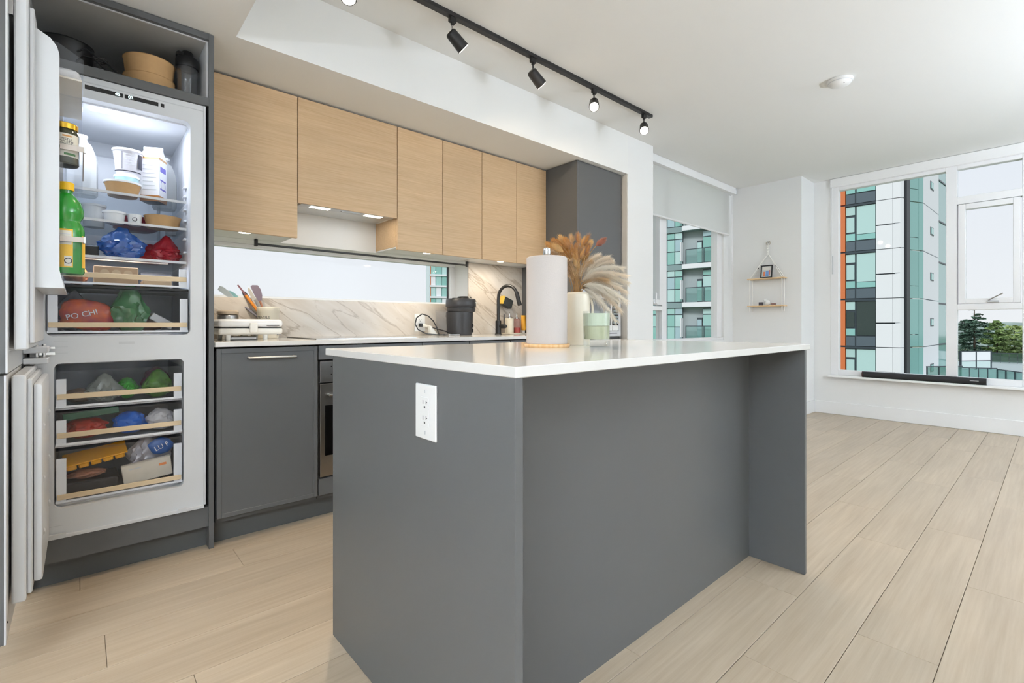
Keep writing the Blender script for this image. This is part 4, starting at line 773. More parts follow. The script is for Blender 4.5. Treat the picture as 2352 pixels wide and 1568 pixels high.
def tub(lab, x, y, z, r0, r1, h, m, lid=None, band=None, name='tub', cat='tub', group=None):
    t = thing(name, lab, cat, (x, y, z), group); MB().lathe([(0, 0), (r0, 0), (r1, h), (r1 - .002, h), (0, h - .002)], (x, y, z), 32).build('cup', m, t)
    if lid is not None: MB().lathe([(r1, h - .005), (r1 + .003, h - .005), (r1 + .003, h + .004), (0, h + .005)], (x, y, z), 32).build('lid', lid, t)
    return t
def ang_of(x, y): return math.atan2(-y, -x)
# --- niche above the refrigerator
NZ = 1.9902
t = thing('cooking_pot', 'black cooking pot at the left of the niche above the refrigerator', 'pot', (-0.09, 2.66, NZ)); MB().lathe([(0, 0), (.075, 0), (.082, .01), (.086, .150), (.089, .154), (.083, .154), (.078, .012), (0, .012)], (-0.044, 2.72, NZ), 36).build('body', BLACKP, t)
b = MB(); p = Vector((-0.044, 2.72, NZ + .12)); b.tube([p + Vector((.083, -.02, 0)), p + Vector((.12, -.028, .005)), p + Vector((.128, -.01, .005)), p + Vector((.12, .012, .005)), p + Vector((.083, .012, 0))], .006, 8); b.build('handle', mat('pot_handle', S(74, 70, 68), .5), t)
t = tag(MB().tube([(-.01, 2.60, NZ + .088), (.015, 2.59, NZ + .105), (.035, 2.585, NZ + .09), (.075, 2.57, NZ + .065), (.115, 2.56, NZ + .03), (.122, 2.56, NZ + .010), (.105, 2.57, NZ + .008), (.07, 2.585, NZ + .045), (.04, 2.60, NZ + .078), (.01, 2.61, NZ + .082), (-.01, 2.62, NZ + .06), (-.015, 2.64, NZ + .02), (-.01, 2.66, NZ + .0045)], .0035, 8).build('black_strap', BLACKP), 'looped black cord beside the pot above the refrigerator', 'cord')
bowl('kraft paper bowl, lower of the two stacked above the refrigerator', 0.228, 2.66, NZ, .092, .072, None, r0=.92); bowl('kraft paper bowl, upper of the two stacked above the refrigerator', 0.228, 2.66, NZ + .0755, .0925, .072, None, r0=.90)
SHK = clear('shaker_smoke', (.92, .93, .95, 1), .10, .05, S(170, 172, 176), .12); t = thing('shaker_bottle', 'clear shaker bottle with a black lid in the niche corner', 'bottle', (0.365, 2.63, NZ)); MB().lathe([(0, 0), (.033, 0), (.036, .004), (.042, .165), (.040, .165), (.034, .006), (0, .006)], (0.362, 2.62, NZ), 30).build('cup', SHK, t); b = MB(); b.lathe([(.044, .155), (.045, .16), (.045, .19), (.040, .20), (.026, .205), (.024, .225), (.020, .23), (0, .23)], (0.362, 2.62, NZ), 30); b.box(0.30 + .02, 0.35, 2.60, 2.64, NZ + .20, NZ + .222, .006); b.build('lid', BLACKP, t); MB().lathe([(0, .008), (.030, .008), (.033, .03), (0, .03)], (0.362, 2.62, NZ), 20).build('mixer_ball', RUBBER, t)
# --- door bins
t = thing('green_bottle', 'green juice bottle with a yellow cap in the lower door bin', 'bottle', (-.034, 2.066, 1.1485)); GRN = clear('green_plastic', (.25, .78, .30, 1), .12, .03, S(52, 188, 66), .72); bx, by, bz = -.033, 2.066, 1.1485
MB().lathe([(0, 0), (.040, 0), (.044, .006), (.044, .135), (.041, .152), (.034, .162), (.034, .168), (.041, .18), (.042, .20), (.036, .225), (.022, .245), (.016, .252), (.016, .268), (0, .268)], (bx, by, bz), 36).build('bottle', GRN, t); MB().lathe([(0, .262), (.0195, .262), (.0195, .284), (.018, .286), (0, .286)], (bx, by, bz), 28).build('cap', mat('yellow_cap', S(246, 196, 20), .35), t)
def wrap(name, m, cx, cy, r, z0, z1, a0, a1, p, n=14):
    b = MB(); A = []; 
    for i in range(n + 1):
        a = a0 + (a1 - a0) * i / n; A.append((b.bm.verts.new((cx + r * math.cos(a), cy + r * math.sin(a), z0)), b.bm.verts.new((cx + r * math.cos(a), cy + r * math.sin(a), z1))))
    for q, w in zip(A, A[1:]): b.bm.faces.new((q[0], w[0], w[1], q[1]))
    return b.build(name, m, p)
va = ang_of(bx, by); YEL = mat('label_yellow', S(232, 184, 40), .5); CRE = mat('label_cream', S(226, 222, 208), .5)
wrap('label_border', YEL, bx, by, .0445, bz + .018, bz + .136, va - .95, va + .35, t); wrap('label_white', CRE, bx, by, .0448, bz + .088, bz + .131, va - .9, va + .28, t); wrap('label_barcode', CRE, bx, by, .0448, bz + .022, bz + .053, va - .1, va + .28, t); wrap('label_side', YEL, bx, by, .0446, bz + .02, bz + .12, va + .95, va + 1.5, t)
for k in range(4): wrap('label_line', RUBBER, bx, by, .0449, bz + .095 + k * .008, bz + .097 + k * .008, va - .7, va + .2, t, 8)
text('label_mark', 'O', .026, (bx + .0449 * math.cos(va + .1), by + .0449 * math.sin(va + .1), bz + .037), (1, 0, 0), (0, 0, 1), INK, t, bend=(bx, by, .0449))
jx, jy, jz = -.038, 2.058, 1.4855
t = thing('pesto_jar', 'dark glass jar with gold lid and cream label in the middle door bin', 'jar', (jx, jy, jz)); MB().lathe([(0, 0), (.033, 0), (.036, .004), (.036, .095), (.032, .108), (.029, .112), (0, .112)], (jx, jy, jz), 32).build('glass', mat('dark_jar', S(58, 62, 44), .08), t); MB().lathe([(.0, .110), (.034, .110), (.0345, .126), (.032, .128), (0, .128)], (jx, jy, jz), 32).build('lid', mat('gold_lid', S(214, 172, 60), .25, metal=.8), t)
wrap('label', CRE, jx, jy, .0364, jz + .022, jz + .092, va - 1.3, va + 1.2, t); LEAF = mat('label_green', S(62, 118, 52), .5); wrap('label_leaf', LEAF, jx, jy, .0367, jz + .044, jz + .053, va - .35, va + .55, t); wrap('label_leaf', LEAF, jx, jy, .0367, jz + .026, jz + .033, va + .0, va + .8, t); wrap('label_band', mat('label_orange', S(206, 150, 90), .5), jx, jy, .0367, jz + .082, jz + .087, va - .1, va + .5, t)
for s_, z_ in (('PESTO', .074), ('CIPLETTI', .066), ('GENOVESE', .059)): text('label_lettering', s_, .009 if z_ > .06 else .006, (jx + .0367 * math.cos(va + .15), jy + .0367 * math.sin(va + .15), jz + z_), (1, 0, 0), (0, 0, 1), INK, t, bend=(jx, jy, .0367))
crumple('butter_packet', 'white butter packet in the top door bin', 'packet', (-.035, 2.10, 1.751), (.035, .05, .022), PAPER, 3, .15, boxy=.4)
# --- top shelf
def jug(lab, x, y, z, w, h, grp='milk jugs'):
    t = thing('milk_jug', lab, 'jug', (x, y, z), grp); b = MB()
    pr = [(0, 0), (.9, 0), (1, .03), (1, .55), (.92, .66), (.62, .84), (.36, .90), (.32, .97), (0, .97)]; n = 32; rings = []
    for r, q in pr:
        if r == 0: rings.append([b.bm.verts.new((x, y, z + q * h))]); continue
        ring = []
        for i in range(n):
            a = 2 * math.pi * i / n; cx_, sy_ = math.cos(a), math.sin(a); k = 1 / max(abs(cx_), abs(sy_)) ** .62 if r > .5 else 1
            ring.append(b.bm.verts.new((x + r * w * .5 * cx_ * min(k, 1.25), y + r * w * .5 * sy_ * min(k, 1.25), z + q * h)))
        rings.append(ring)
    for A, B in zip(rings, rings[1:]):
        for i in range(n):
            j = (i + 1) % n
            if len(A) == 1: b.bm.faces.new((A[0], B[j], B[i]))
            elif len(B) == 1: b.bm.faces.new((A[i], A[j], B[0]))
            else: b.bm.faces.new((A[i], A[j], B[j], B[i]))
    b.build('body', MILK, t); MB().lathe([(0, .95 * h), (.020, .95 * h), (.020, h), (0, h)], (x, y, z), 20).build('cap', WPL, t); MB().tube([(x - w * .46, y - w * .2, z + h * .52), (x - w * .48, y - w * .22, z + h * .68), (x - w * .30, y - w * .14, z + h * .82)], .009, 8).build('handle', MILK, t); return t
S1 = SH[0] + .0065
jug('milky plastic jug at the left of the top refrigerator shelf', 0.005, 2.75, S1, .105, .255); jug('milky plastic jug behind the carton on the top refrigerator shelf', 0.300, 2.83, S1, .095, .245)
bowl('lidded kraft paper bowl under the stacked tubs on the top refrigerator shelf', 0.136, 2.665, S1, .062, .056, 'white', r0=.8)
tub('shallow pale teal tub between the paper bowl and the large white tub', 0.150, 2.668, S1 + .0625, .040, .042, .024, mat('teal_tub', S(178, 214, 218), .4), WPL)
t = tub('large white tub with printed label on top of the stack', 0.154, 2.672, S1 + .093, .040, .052, .105, mat('tub_white', S(226, 224, 232), .4), WPL); tz = S1 + .093; vb = ang_of(.154, 2.672)
wrap('dark_label', mat('tub_dark', S(40, 40, 56), .4), .154, 2.672, .0475, tz + .012, tz + .016, vb - 1.2, vb + 1.2, t); wrap('dark_label', mat('tub_dark', S(40, 40, 56), .4), .154, 2.672, .0505, tz + .03, tz + .092, vb + .75, vb + 1.3, t); wrap('dark_label', mat('tub_dark', S(40, 40, 56), .4), .154, 2.672, .0505, tz + .02, tz + .094, vb - .42, vb - .38, t)
for k in range(5): wrap('label_line', RUBBER, .154, 2.672, .0506, tz + .04 + k * .011, tz + .043 + k * .011, vb - .2, vb + .6, t, 8)
t = thing('drink_carton', 'white and brown drink carton with purple lettering on the top shelf', 'carton', (.245, 2.69, S1)); M = Matrix.Translation((.246, 2.70, S1)) @ Matrix.Rotation(R(-28), 4, 'Z'); w = .037
CW = mat('carton_white', S(238, 238, 242), .4); MB().box(-w, w, -w, w, 0, .195).xf(M).build('box', CW, t); b = MB(); b.prism([(-w, .195), (w, .195), (.004, .232), (.004, .248), (-.004, .248), (-.004, .232)], -w, w, 'x').xf(M).build('gable', CW, t)
MB().box(-w - .0005, w + .0005, -w - .0005, w + .0005, 0, .026).xf(M).build('brown_base', mat('carton_brown', S(176, 116, 60), .4), t); MB().box(-w - .0005, w + .0005, -w - .0005, w + .0005, .186, .195).xf(M).build('brown_band', mat('carton_tan', S(206, 162, 110), .4), t); MB().cyl((0, -.02, .21), (0, -.034, .222), .012, n=16).xf(M).build('screw_cap', WPL, t)
VIO = mat('violet_ink', S(120, 112, 200), .4)
for z0, z1 in ((.135, .158), (.055, .062), (.095, .101)): MB().box(w, w + .0006, -.026, .026, z0, z1).xf(M).build('purple_print', VIO, t)
b = MB(); b.lathe([(.020, 0), (.022, 0), (.022, .0006), (.020, .0006)], n=24); b.xf(M @ Matrix.Translation((w, 0, .076)) @ Matrix.Rotation(R(90), 4, 'Y')); b.build('purple_ring', VIO, t)
for k in range(7): MB().box(-.026, .026 - .006 * (k % 3), -w - .0006, -w, .05 + k * .018, .053 + k * .018).xf(M).build('text_line', RUBBER, t)
# --- second shelf
S2 = SH[1] + .0065
tub('plain white tub at the left of the second refrigerator shelf', 0.108, 2.66, S2, .031, .038, .046, WPL, WPL); t = tub('small white cup marked with a ring on the second refrigerator shelf', 0.176, 2.65, S2, .022, .026, .046, WPL); vb = ang_of(.176, 2.65); text('ring_mark', 'O', .024, (.176 + .0245 * math.cos(vb), 2.65 + .0245 * math.sin(vb), S2 + .022), (1, 0, 0), (0, 0, 1), INK, t, bend=(.176, 2.65, .0252))
bowl('lidded kraft paper bowl alone at the right of the second refrigerator shelf', 0.276, 2.665, S2, .068, .050, 'clear', r0=.85)
crumple('red_packet', 'dark red packet behind the tubs on the second refrigerator shelf', 'packet', (.19, 2.84, S2), (.085, .05, .038), mat('dark_red_foil', S(120, 24, 40), .35), 5, .2, boxy=.3)
tub('small pale jar at the back right of the second refrigerator shelf', 0.325, 2.83, S2, .022, .024, .060, WPL, WPL, name='jar', cat='jar'); tub('tall white container at the back left of the second refrigerator shelf', 0.045, 2.82, S2, .036, .04, .095, WPL, WPL, name='container', cat='container')
# --- third shelf
S3 = SH[2] + .0065; BLUE = clear('blue_film', (.45, .65, .95, 1), .16, .12, S(60, 128, 218), .78); RED = mat('red_film', S(160, 32, 44), .3)
crumple('blue_bag', 'blue translucent plastic bag on the third refrigerator shelf', 'bag', (.137, 2.665, S3), (.075, .055, .056), BLUE, 11, .42, (.03, .7), 'plastic bags'); crumple('red_bag', 'dark red plastic bag at the right of the third refrigerator shelf', 'bag', (.292, 2.68, S3), (.055, .05, .045), RED, 17, .38, (.035, .6), 'plastic bags')
crumple('red_packet', 'red packet lying behind the blue bag on the third refrigerator shelf', 'packet', (.25, 2.82, S3), (.06, .04, .05), RED, 19, .35); t = thing('black_tray', 'black food tray at the left of the third refrigerator shelf', 'tray', (.02, 2.68, S3)); MB().box(-.06, .058, 2.60, 2.78, S3, S3 + .045, .006).build('tray', BLACKP, t); Bx('film', PLASTIC, t, -.058, .056, 2.602, 2.778, S3 + .046, S3 + .047)
# --- chill drawer
CARD = mat('cardboard', S(176, 146, 110), .8, var=.06, vscale=25); D0 = 1.1535
t = thing('egg_box', 'brown cardboard egg box with round embossing in the chill drawer', 'box', (.11, 2.66, D0)); Bx('box', CARD, t, .04, .185, 2.60, 2.76, D0, D0 + .078, .003)
for x in (.075, .112, .150): b = MB(); b.cyl((x, 2.5995, D0 + .05), (x, 2.597, D0 + .05), .015, n=18); b.build('emboss', mat('card_light', S(196, 170, 134), .8), t)
t = tag(Bx('cheese_box', mat('tan_pack', S(196, 168, 128), .6), None, .20, .30, 2.58, 2.72, D0, D0 + .028, .003), 'flat tan package at the right of the chill drawer', 'package'); crumple('orange_packet', 'orange brown packet at the left of the chill drawer', 'packet', (-.01, 2.66, D0), (.035, .05, .036), mat('orange_foil', S(196, 116, 60), .4), 23, .25)
tag(Bx('grey_container', mat('grey_lidded', S(120, 120, 124), .4), None, .20, .325, 2.76, 2.92, D0, D0 + .075, .006), 'grey container at the back of the chill drawer', 'container')
# --- crisper
C0 = .9615
b = crumple('snack_bag', 'red and orange snack bag in the crisper drawer', 'bag', (.02, 2.62, C0), (.082, .030, .062), None, 29, .16, boxy=.35, tilt=12)
FOIL = grain('snack_foil', S(146, 26, 62), S(224, 104, 34), 'y', .22, fine=16, long=16, bump=.3); b.data.materials.append(FOIL)
t = thing('snack_bag_print', None, None) if False else None
text('lettering', 'PO CHI', .030, (.005, 2.582, C0 + .068), (1, 0, .26), (-.26, 0, 1), PAPER, b)
CLR = clear('clear_film', (.94, .94, .96, 1), .20, .12, S(222, 218, 226), .42)
crumple('clear_bag', 'crumpled clear plastic bag standing behind the snack bag', 'bag', (-.02, 2.72, C0), (.05, .045, .07), CLR, 31, .4, (.045, .5), 'plastic bags'); GRNB = clear('green_film', (.62, .92, .66, 1), .14, .12, S(120, 206, 132), .55)
crumple('green_bag', 'pale green produce bag rising out of the crisper drawer', 'bag', (.160, 2.62, C0), (.062, .05, .080), GRNB, 37, .40, (.045, .85), 'plastic bags'); 
for i, (x, z) in enumerate(((.145, .02), (.185, .025), (.165, .06))): tag(MB().ball((x, 2.64, C0 + z + .004), .024, .022, .023, 2).build('potato', mat('potato_skin', S(150, 112, 78), .8, var=.15, vscale=40)), ('brown potato low at the left inside the green bag', 'brown potato low at the right inside the green bag', 'brown potato on top inside the green bag')[i], 'vegetable', 'potatoes in the green bag')
t = tag(MB().box(-.045, .045, -.02, .02, 0, .030, .002).rot(32, (0, 0, 0), 'Y').xf(Matrix.Translation((.262, 2.64, C0 + .032))).build('white_box', PAPER), 'narrow white carton tilted at the right of the crisper drawer', 'carton'); crumple('brown_bag', 'brown paper packet under the white carton in the crisper', 'packet', (.235, 2.70, C0), (.04, .04, .04), mat('brown_paper', S(120, 84, 66), .7), 41, .3)
for i, x in enumerate((.02, .075)): tag(MB().ball((x, 2.70, C0 + .024), .026, .026, .024, 2).build('tomato', mat('tomato_red', S(196, 44, 28), .3)), ('red tomato behind the snack bag, nearer the hinge', 'red tomato behind the snack bag, nearer the green bag')[i], 'vegetable', 'tomatoes in the crisper')
# --- freezer
F1, F2, F3 = .6755, .5315, .3135
crumple('frosted_bag', 'frosted white bag in the middle of the upper freezer drawer', 'bag', (.075, 2.62, F1), (.06, .05, .042), clear('frost_film', (.9, .93, .9, 1), .14, .2, S(206, 212, 200), .75), 43, .4, (.03, .7), 'freezer bags'); crumple('greens_bag', 'green vegetable bag in the upper freezer drawer', 'bag', (.150, 2.66, F1), (.035, .05, .045), mat('greens', S(70, 165, 60), .35, var=.3, vscale=30), 47, .35, None, 'freezer bags')
b = crumple('mixed_vegetable_bag', 'green and yellow vegetable bag at the right of the upper freezer drawer', 'bag', (.255, 2.63, F1), (.050, .04, .052), mat('veg_print', S(84, 130, 48), .35, var=.6, vscale=25), 53, .3, (.02, .8), 'freezer bags'); crumple('meat_pack', 'brownish frozen pack at the left of the upper freezer drawer', 'packet', (-.005, 2.66, F1), (.045, .06, .028), mat('frozen_brown', S(150, 124, 106), .5), 59, .25)
crumple('purple_bag', 'purple packet behind the vegetable bag in the upper freezer drawer', 'packet', (.26, 2.78, F1), (.05, .04, .06), mat('purple_foil', S(120, 50, 84), .35), 61, .3)
tag(MB().box(-.085, .085, -.012, .012, 0, .026, .002).rot(-5, (0, 0, 0), 'Y').xf(Matrix.Translation((.035, 2.57, F2 + .092))).build('green_box', mat('green_carton', S(22, 86, 56), .35)), 'slim dark green box lying at the top of the middle freezer drawer', 'box')
crumple('red_meat_bag', 'red frozen meat bag in the middle freezer drawer', 'bag', (.015, 2.63, F2), (.065, .05, .042), mat('red_meat', S(190, 52, 36), .3, var=.3, vscale=20), 67, .3, None, 'freezer bags'); crumple('blue_freezer_bag', 'bright blue freezer bag in the middle freezer drawer', 'bag', (.160, 2.63, F2), (.052, .045, .048), mat('blue_pack', S(24, 104, 205), .3), 71, .25, None, 'freezer bags'); crumple('white_freezer_bag', 'white freezer bag at the right of the middle freezer drawer', 'bag', (.265, 2.64, F2), (.05, .05, .046), mat('white_pack', S(222, 218, 216), .35), 73, .3, None, 'freezer bags')
t = thing('ice_tray', 'yellow ice cube tray tilted in the bottom freezer drawer', 'ice tray', (.07, 2.66, F3 + .1)); M = Matrix.Translation((.05, 2.63, F3 + .125)) @ Matrix.Rotation(R(-9), 4, 'Y') @ Matrix.Rotation(R(18), 4, 'X'); YT = mat('ice_tray_yellow', S(250, 178, 20), .4); MB().box(-.10, .10, -.05, .05, .022, .027, .001).xf(M).build('rim', YT, t)
for i in range(5):
    for j in range(2): MB().box(-.094 + i * .038, -.062 + i * .038, -.045 + j * .046, -.005 + j * .046, 0, .0215, .004).xf(M).build('cube_cup', YT, t)
tag(Bx('dark_tray', mat('dark_lid', S(52, 50, 50), .3), None, -.052, .12, 2.57, 2.74, F3, F3 + .055, .006), 'dark food box under the yellow ice tray', 'box'); crumple('sausage_pack', 'pinkish sausage pack on the dark box under the ice tray', 'packet', (.02, 2.63, F3 + .056), (.055, .04, .018), mat('sausage', S(176, 120, 92), .4, var=.3, vscale=25), 79, .3)
t = tag(MB().box(-.084, .084, -.012, .012, 0, .082, .003).rot(-7, (0, 0, 0), 'Y').xf(Matrix.Translation((.218, 2.565, F3 + .022))).build('cream_box', mat('cream_carton', S(222, 212, 194), .5, var=.05, vscale=30)), 'cream carton standing at the front of the bottom freezer drawer', 'carton'); 
Mx = Matrix.Translation((.218, 2.565, F3 + .022)) @ Matrix.Rotation(R(-7), 4, 'Y'); MB().box(.04, .066, -.0128, -.012, .048, .058).xf(Mx).build('orange_mark', mat('orange_mark', S(222, 132, 70), .5), t); MB().box(-.06, -.02, -.0128, -.012, .060, .063).xf(Mx).build('print_line', RUBBER, t)
crumple('silver_bag', 'crinkled silver white freezer bag behind the cream carton', 'bag', (.225, 2.66, F3 + .02), (.07, .045, .085), mat('silver_film', S(196, 192, 196), .25, metal=.2), 83, .4, (.02, .6), 'freezer bags'); o = crumple('blue_labelled_bag', 'blue and white labelled bag leaning up at the right of the bottom freezer drawer', 'bag', (.262, 2.60, F3 + .115), (.042, .014, .036), mat('blue_label', S(30, 88, 160), .3), 89, .2, None, 'freezer bags'); text('lettering', 'LU F', .028, (.264, 2.583, F3 + .15), (1, 0, .45), (-.45, 0, 1), PAPER, o)
# ================================================================== OUTSIDE
FH = 2.9
FRD = mat('dark_frame', S(58, 70, 78), .4); TEAL = mat('teal_window', S(150, 205, 200), .08, rnd=.06); TEALP = mat('pale_blind_window', S(190, 222, 220), .12, rnd=.05); SPAN = mat('spandrel', S(92, 106, 116), .3); ORG = mat('orange_panel', S(222, 124, 72), .5); WP = mat('white_cladding', S(240, 242, 246), .5, rnd=.015); GG = mat('green_glass', S(134, 182, 178), .10, rnd=.04); DK = mat('dark_recess', S(40, 44, 50), .5); TREEREF = mat('tree_reflection_window', S(50, 66, 62), .08)
t = thing('apartment_tower', 'white and teal apartment tower with an orange strip outside the wide window', 'building', (*plan(2040, 29), -16))
L0, L1 = plan(1905, 30.6), plan(2068, 28.1)
def on(u):                          # point of the left facade line under picture column u
    q = FW + RT * ((u - CX) / FPX); q = Vector((q.x, q.y)); d = L1 - L0; k = (L0.x * d.y - L0.y * d.x) / (q.x * d.y - q.y * d.x); return q * k
def sl(name, m, p, q, z0, z1, th, off=0, par=None): return MB().slab(p, q, z0, z1, th, off).build(name, m, par or t, smooth=0)
C1, C2, C3, C4, C5 = plan(2076, 28.2), plan(2087, 28.9), plan(2121, 29.4), plan(2156, 32.6), plan(2182, 36.5)
sl('core', SPAN, L0 + Vector((1.5, .1)), C1 + Vector((1.5, 0)), -16, 21, 5); sl('corner_recess', DK, C1.lerp(C2, .1), C1.lerp(C2, .75), -16, 21, .3, -.12)
sl('far_wing', GG, C4 + Vector((.3, .4)), C5, -16, 21, .3)
for k in range(-4, 6):
    z = -.33 + FH * (k + 1) - .02; zt = z + FH
    sl('orange_panel', ORG, on(1916), on(1941), z + .05, zt - .05, .3); sl('slab_band', FRD, on(1941.5), on(2011), zt - .12, zt, .3)
    w = sl('window_frame', FRD, on(1942), on(2011), z, zt - .12, .25, .12)
    sl('spandrel_panel', SPAN, on(1943), on(1963), z + .05, z + .62, .05, .06, w); sl('spandrel_panel', SPAN, on(1966), on(2010), z + .05, z + .62, .05, .06, w)
    big = TREEREF if k == -1 else TEALP  # panes of this floor carry reflected trees in their base colour
    sl('pane', big, on(1967), on(2010), z + (1.05 if k != -1 else .70), zt - .15, .05, .07, w)
    if k != -1: sl('pane', TEAL, on(1967), on(2010), z + .70, z + 1.02, .05, .07, w)
    sl('pane', TREEREF if k == -1 else TEALP, on(1944), on(1962), z + 1.2, z + 2.1, .05, .05, w); sl('pane', TEAL, on(1943), on(1963), z + .68, z + 1.10, .05, .07, w); sl('pane', TEALP, on(1943), on(1963), z + 2.25, zt - .16, .05, .07, w)
    for z0, z1 in ((z, z + FH * .49), (z + FH * .5, zt)):
        sl('cladding_panel', WP, on(2012), on(2050), z0 + .02, z1 - .02, .28); sl('cladding_panel', WP, on(2050.6), L1, z0 + .02, z1 - .02, .28)
    sl('cladding_return', WP, L1, C1, z + .02, zt - .02, .28)
    sl('glass_panel', GG, C2, C2.lerp(C3, .66), z + .03, z + .75, .2); sl('glass_panel', GG, C2, C2.lerp(C3, .66), z + .78, zt - .03, .2); sl('glass_panel', GG, C2.lerp(C3, .68), C3, z + .03, zt - .03, .2)
    sl('side_panel', WP, C3, C4, z + .03, zt - .03, .2); w = sl('small_window', FRD, C3.lerp(C4, .42), C3.lerp(C4, .62), z + 1.25, z + 1.75, .06, -.03); sl('pane', TEAL, C3.lerp(C4, .45), C3.lerp(C4, .59), z + 1.30, z + 1.70, .02, -.05, w); sl('wing_joint', FRD, C4 + Vector((.3, .4)), C5, zt - .1, zt, .05, -.04)
# balcony block
t = thing('balcony_block', 'teal glazed apartment block with white balcony slabs outside the narrow window', 'building', (*plan(1560, 36), -16))
GR1, GR2 = mat('balcony_wall', S(178, 190, 194), .6), mat('soffit_teal', S(136, 160, 162), .6); RAIL = clear('rail_glass', (.80, .93, .91, 1), .12, .02, S(160, 205, 200), .18); BW = [mat('block_pane_%d' % i, c_, .08) for i, c_ in enumerate((S(166, 210, 204), S(190, 222, 220), S(144, 196, 188), S(172, 200, 208)))]
A0, A1, A2 = plan(1478, 38.6), plan(1566, 37.0), plan(1668, 34.8); nb = Vector(((A2 - A0).normalized().y * -1, (A2 - A0).normalized().x)); nb = nb if nb.dot(A1) > 0 else -nb
sl('rear_wall', GR1, A0 + nb * 1.0, A2 + nb * 1.0, -16, 16, 4)
for k in range(-3, 4):
    z = 2.68 + FH * k; zt = z + FH
    sl('balcony_slab', WP, A1, A2, z - .35, z, 1.7); sl('soffit', GR2, A1 + nb * .02, A2 + nb * .02, z - .37, z - .352, 1.6)
    sl('bay_slab', GR2, A0, A1, z - .40, z, 1.6, .2)
    g = sl('railing', RAIL, A1.lerp(A2, .08), A2, z + .06, z + 1.10, .04, .08)
    for q in (.08, .50, .98): sl('rail_post', FRD, A1.lerp(A2, q), A1.lerp(A2, q + .014), z, z + 1.12, .06, .05, g)
    sl('top_rail', FRD, A1.lerp(A2, .08), A2, z + 1.08, z + 1.13, .07, .06, g)
    for i, (a, c_) in enumerate(((.30, .42), (.43, .66), (.68, .98))):
        w = sl('window_frame', FRD, A1.lerp(A2, a), A1.lerp(A2, c_), z + .02, zt - .45 - (.0 if i else .7), .08, .50); sl('pane', BW[(k + i) % 4], A1.lerp(A2, a + .012), A1.lerp(A2, c_ - .012), z + .10, zt - .95 - (0 if i else .35), .02, .46, w)
        if i: sl('pane', BW[(k + i + 1) % 4], A1.lerp(A2, a + .012), A1.lerp(A2, c_ - .012), zt - .88, zt - .52, .02, .46, w)
    w = sl('bay_frame', FRD, A0, A1, z, zt - .4, .1, .35)
    for i in range(5):
        a, c_ = i / 5 + .012, (i + 1) / 5 - .012
        for j, (z0, z1) in enumerate(((.08, 1.0), (1.07, 1.95), (2.02, 2.44))): sl('pane', BW[(i * 3 + j * 2 + k) % 4], A0.lerp(A1, a), A0.lerp(A1, c_), z + z0, z + z1, .03, .30, w)
    sl('party_wall', WP, A1.lerp(A2, -.035), A1.lerp(A2, -.01), z + .25, z + 1.7, .4, -.05)
# far tower seen through the kitchen strip window
t = thing('distant_tower', 'distant teal tower with white slabs seen at the right of the kitchen window', 'building', (*plan(1010, 127), -16))
P0, P1 = plan(988, 127), plan(1120, 131); sl('body', mat('tower_teal', S(170, 208, 204), .15), P0, P1, -16, 42, 12, .6); 
for k in range(-6, 15):
    z = zat(658.5, 127) + FH * (k - 2); sl('slab_edge', WP, P0, P1, z, z + .45, 2)
    for i in range(10):
        sl('facade_panel', (BW[2], BW[1], WP, BW[0])[(i + k) % 4], P0.lerp(P1, i / 10 + .008), P0.lerp(P1, (i + 1) / 10 - .008), z + .5, z + FH - .05, .2, .35)
sl('corner_strip', ORG, P0, P0.lerp(P1, .012), -16, 42, .4, .2)
# terrace with glass guards
t = thing('roof_terrace', 'neighbouring roof terrace with black framed glass guards', 'terrace', (*plan(2260, 34), -2.45)); TF = mat('terrace_slab', S(176, 190, 190), .8)
q = [plan(2120, 25.5), plan(2480, 25.5), plan(2480, 46), plan(2200, 46), plan(2200, 37), plan(2125, 37)] ; MB().prism([(p.x, p.y) for p in q], -2.9, -2.45, 'z').build('deck', TF, t, smooth=0)
def guard(u0, d0, u1, d1, zb, h, n, gm):
    a, c_ = plan(u0, d0), plan(u1, d1)
    for i in range(n):
        p, r_ = a.lerp(c_, i / n), a.lerp(c_, (i + 1) / n); sl('guard_post', FRD, p, p.lerp(r_, .035), zb, zb + h, .07, -.03); sl('guard_pane', gm, p.lerp(r_, .05), p.lerp(r_, .98), zb + .08, zb + h - .06, .02)
    sl('guard_rail', FRD, a, c_, zb + h - .05, zb + h, .08, -.03)
guard(2129, 26, 2210, 26.3, -2.45, 1.22, 3, RAIL); guard(2205, 28.5, 2290, 28.0, -2.45, .95, 4, RAIL); guard(2290, 28, 2400, 24.5, -2.45, .90, 5, RAIL)
GG2 = clear('green_guard', (.45, .60, .52, 1), .12, .03, S(80, 112, 96), .5); guard(2278, 44, 2400, 42, -2.45, .92, 6, GG2)
scr = plan(2207, 37), plan(2276, 37.5); 
for i in range(2):
    p, r_ = scr[0].lerp(scr[1], i / 2), scr[0].lerp(scr[1], (i + 1) / 2); sl('screen_panel', WP, p.lerp(r_, .04), p.lerp(r_, .97), -1.75, -1.05, .1); sl('screen_panel', mat('pale_screen', S(206, 226, 226), .4), p.lerp(r_, .04), p.lerp(r_, .97), -2.40, -1.80, .1)
    sl('screen_post', FRD, p, p.lerp(r_, .035), -2.45, -1.02, .15, -.03)
sl('screen_post', FRD, scr[1], scr[1] + (scr[1] - scr[0]) * .02, -2.45, -1.02, .15, -.03); sl('screen_rail', FRD, *scr, -1.80, -1.75, .12, -.02); sl('screen_rail', FRD, *scr, -1.07, -1.02, .12, -.02)
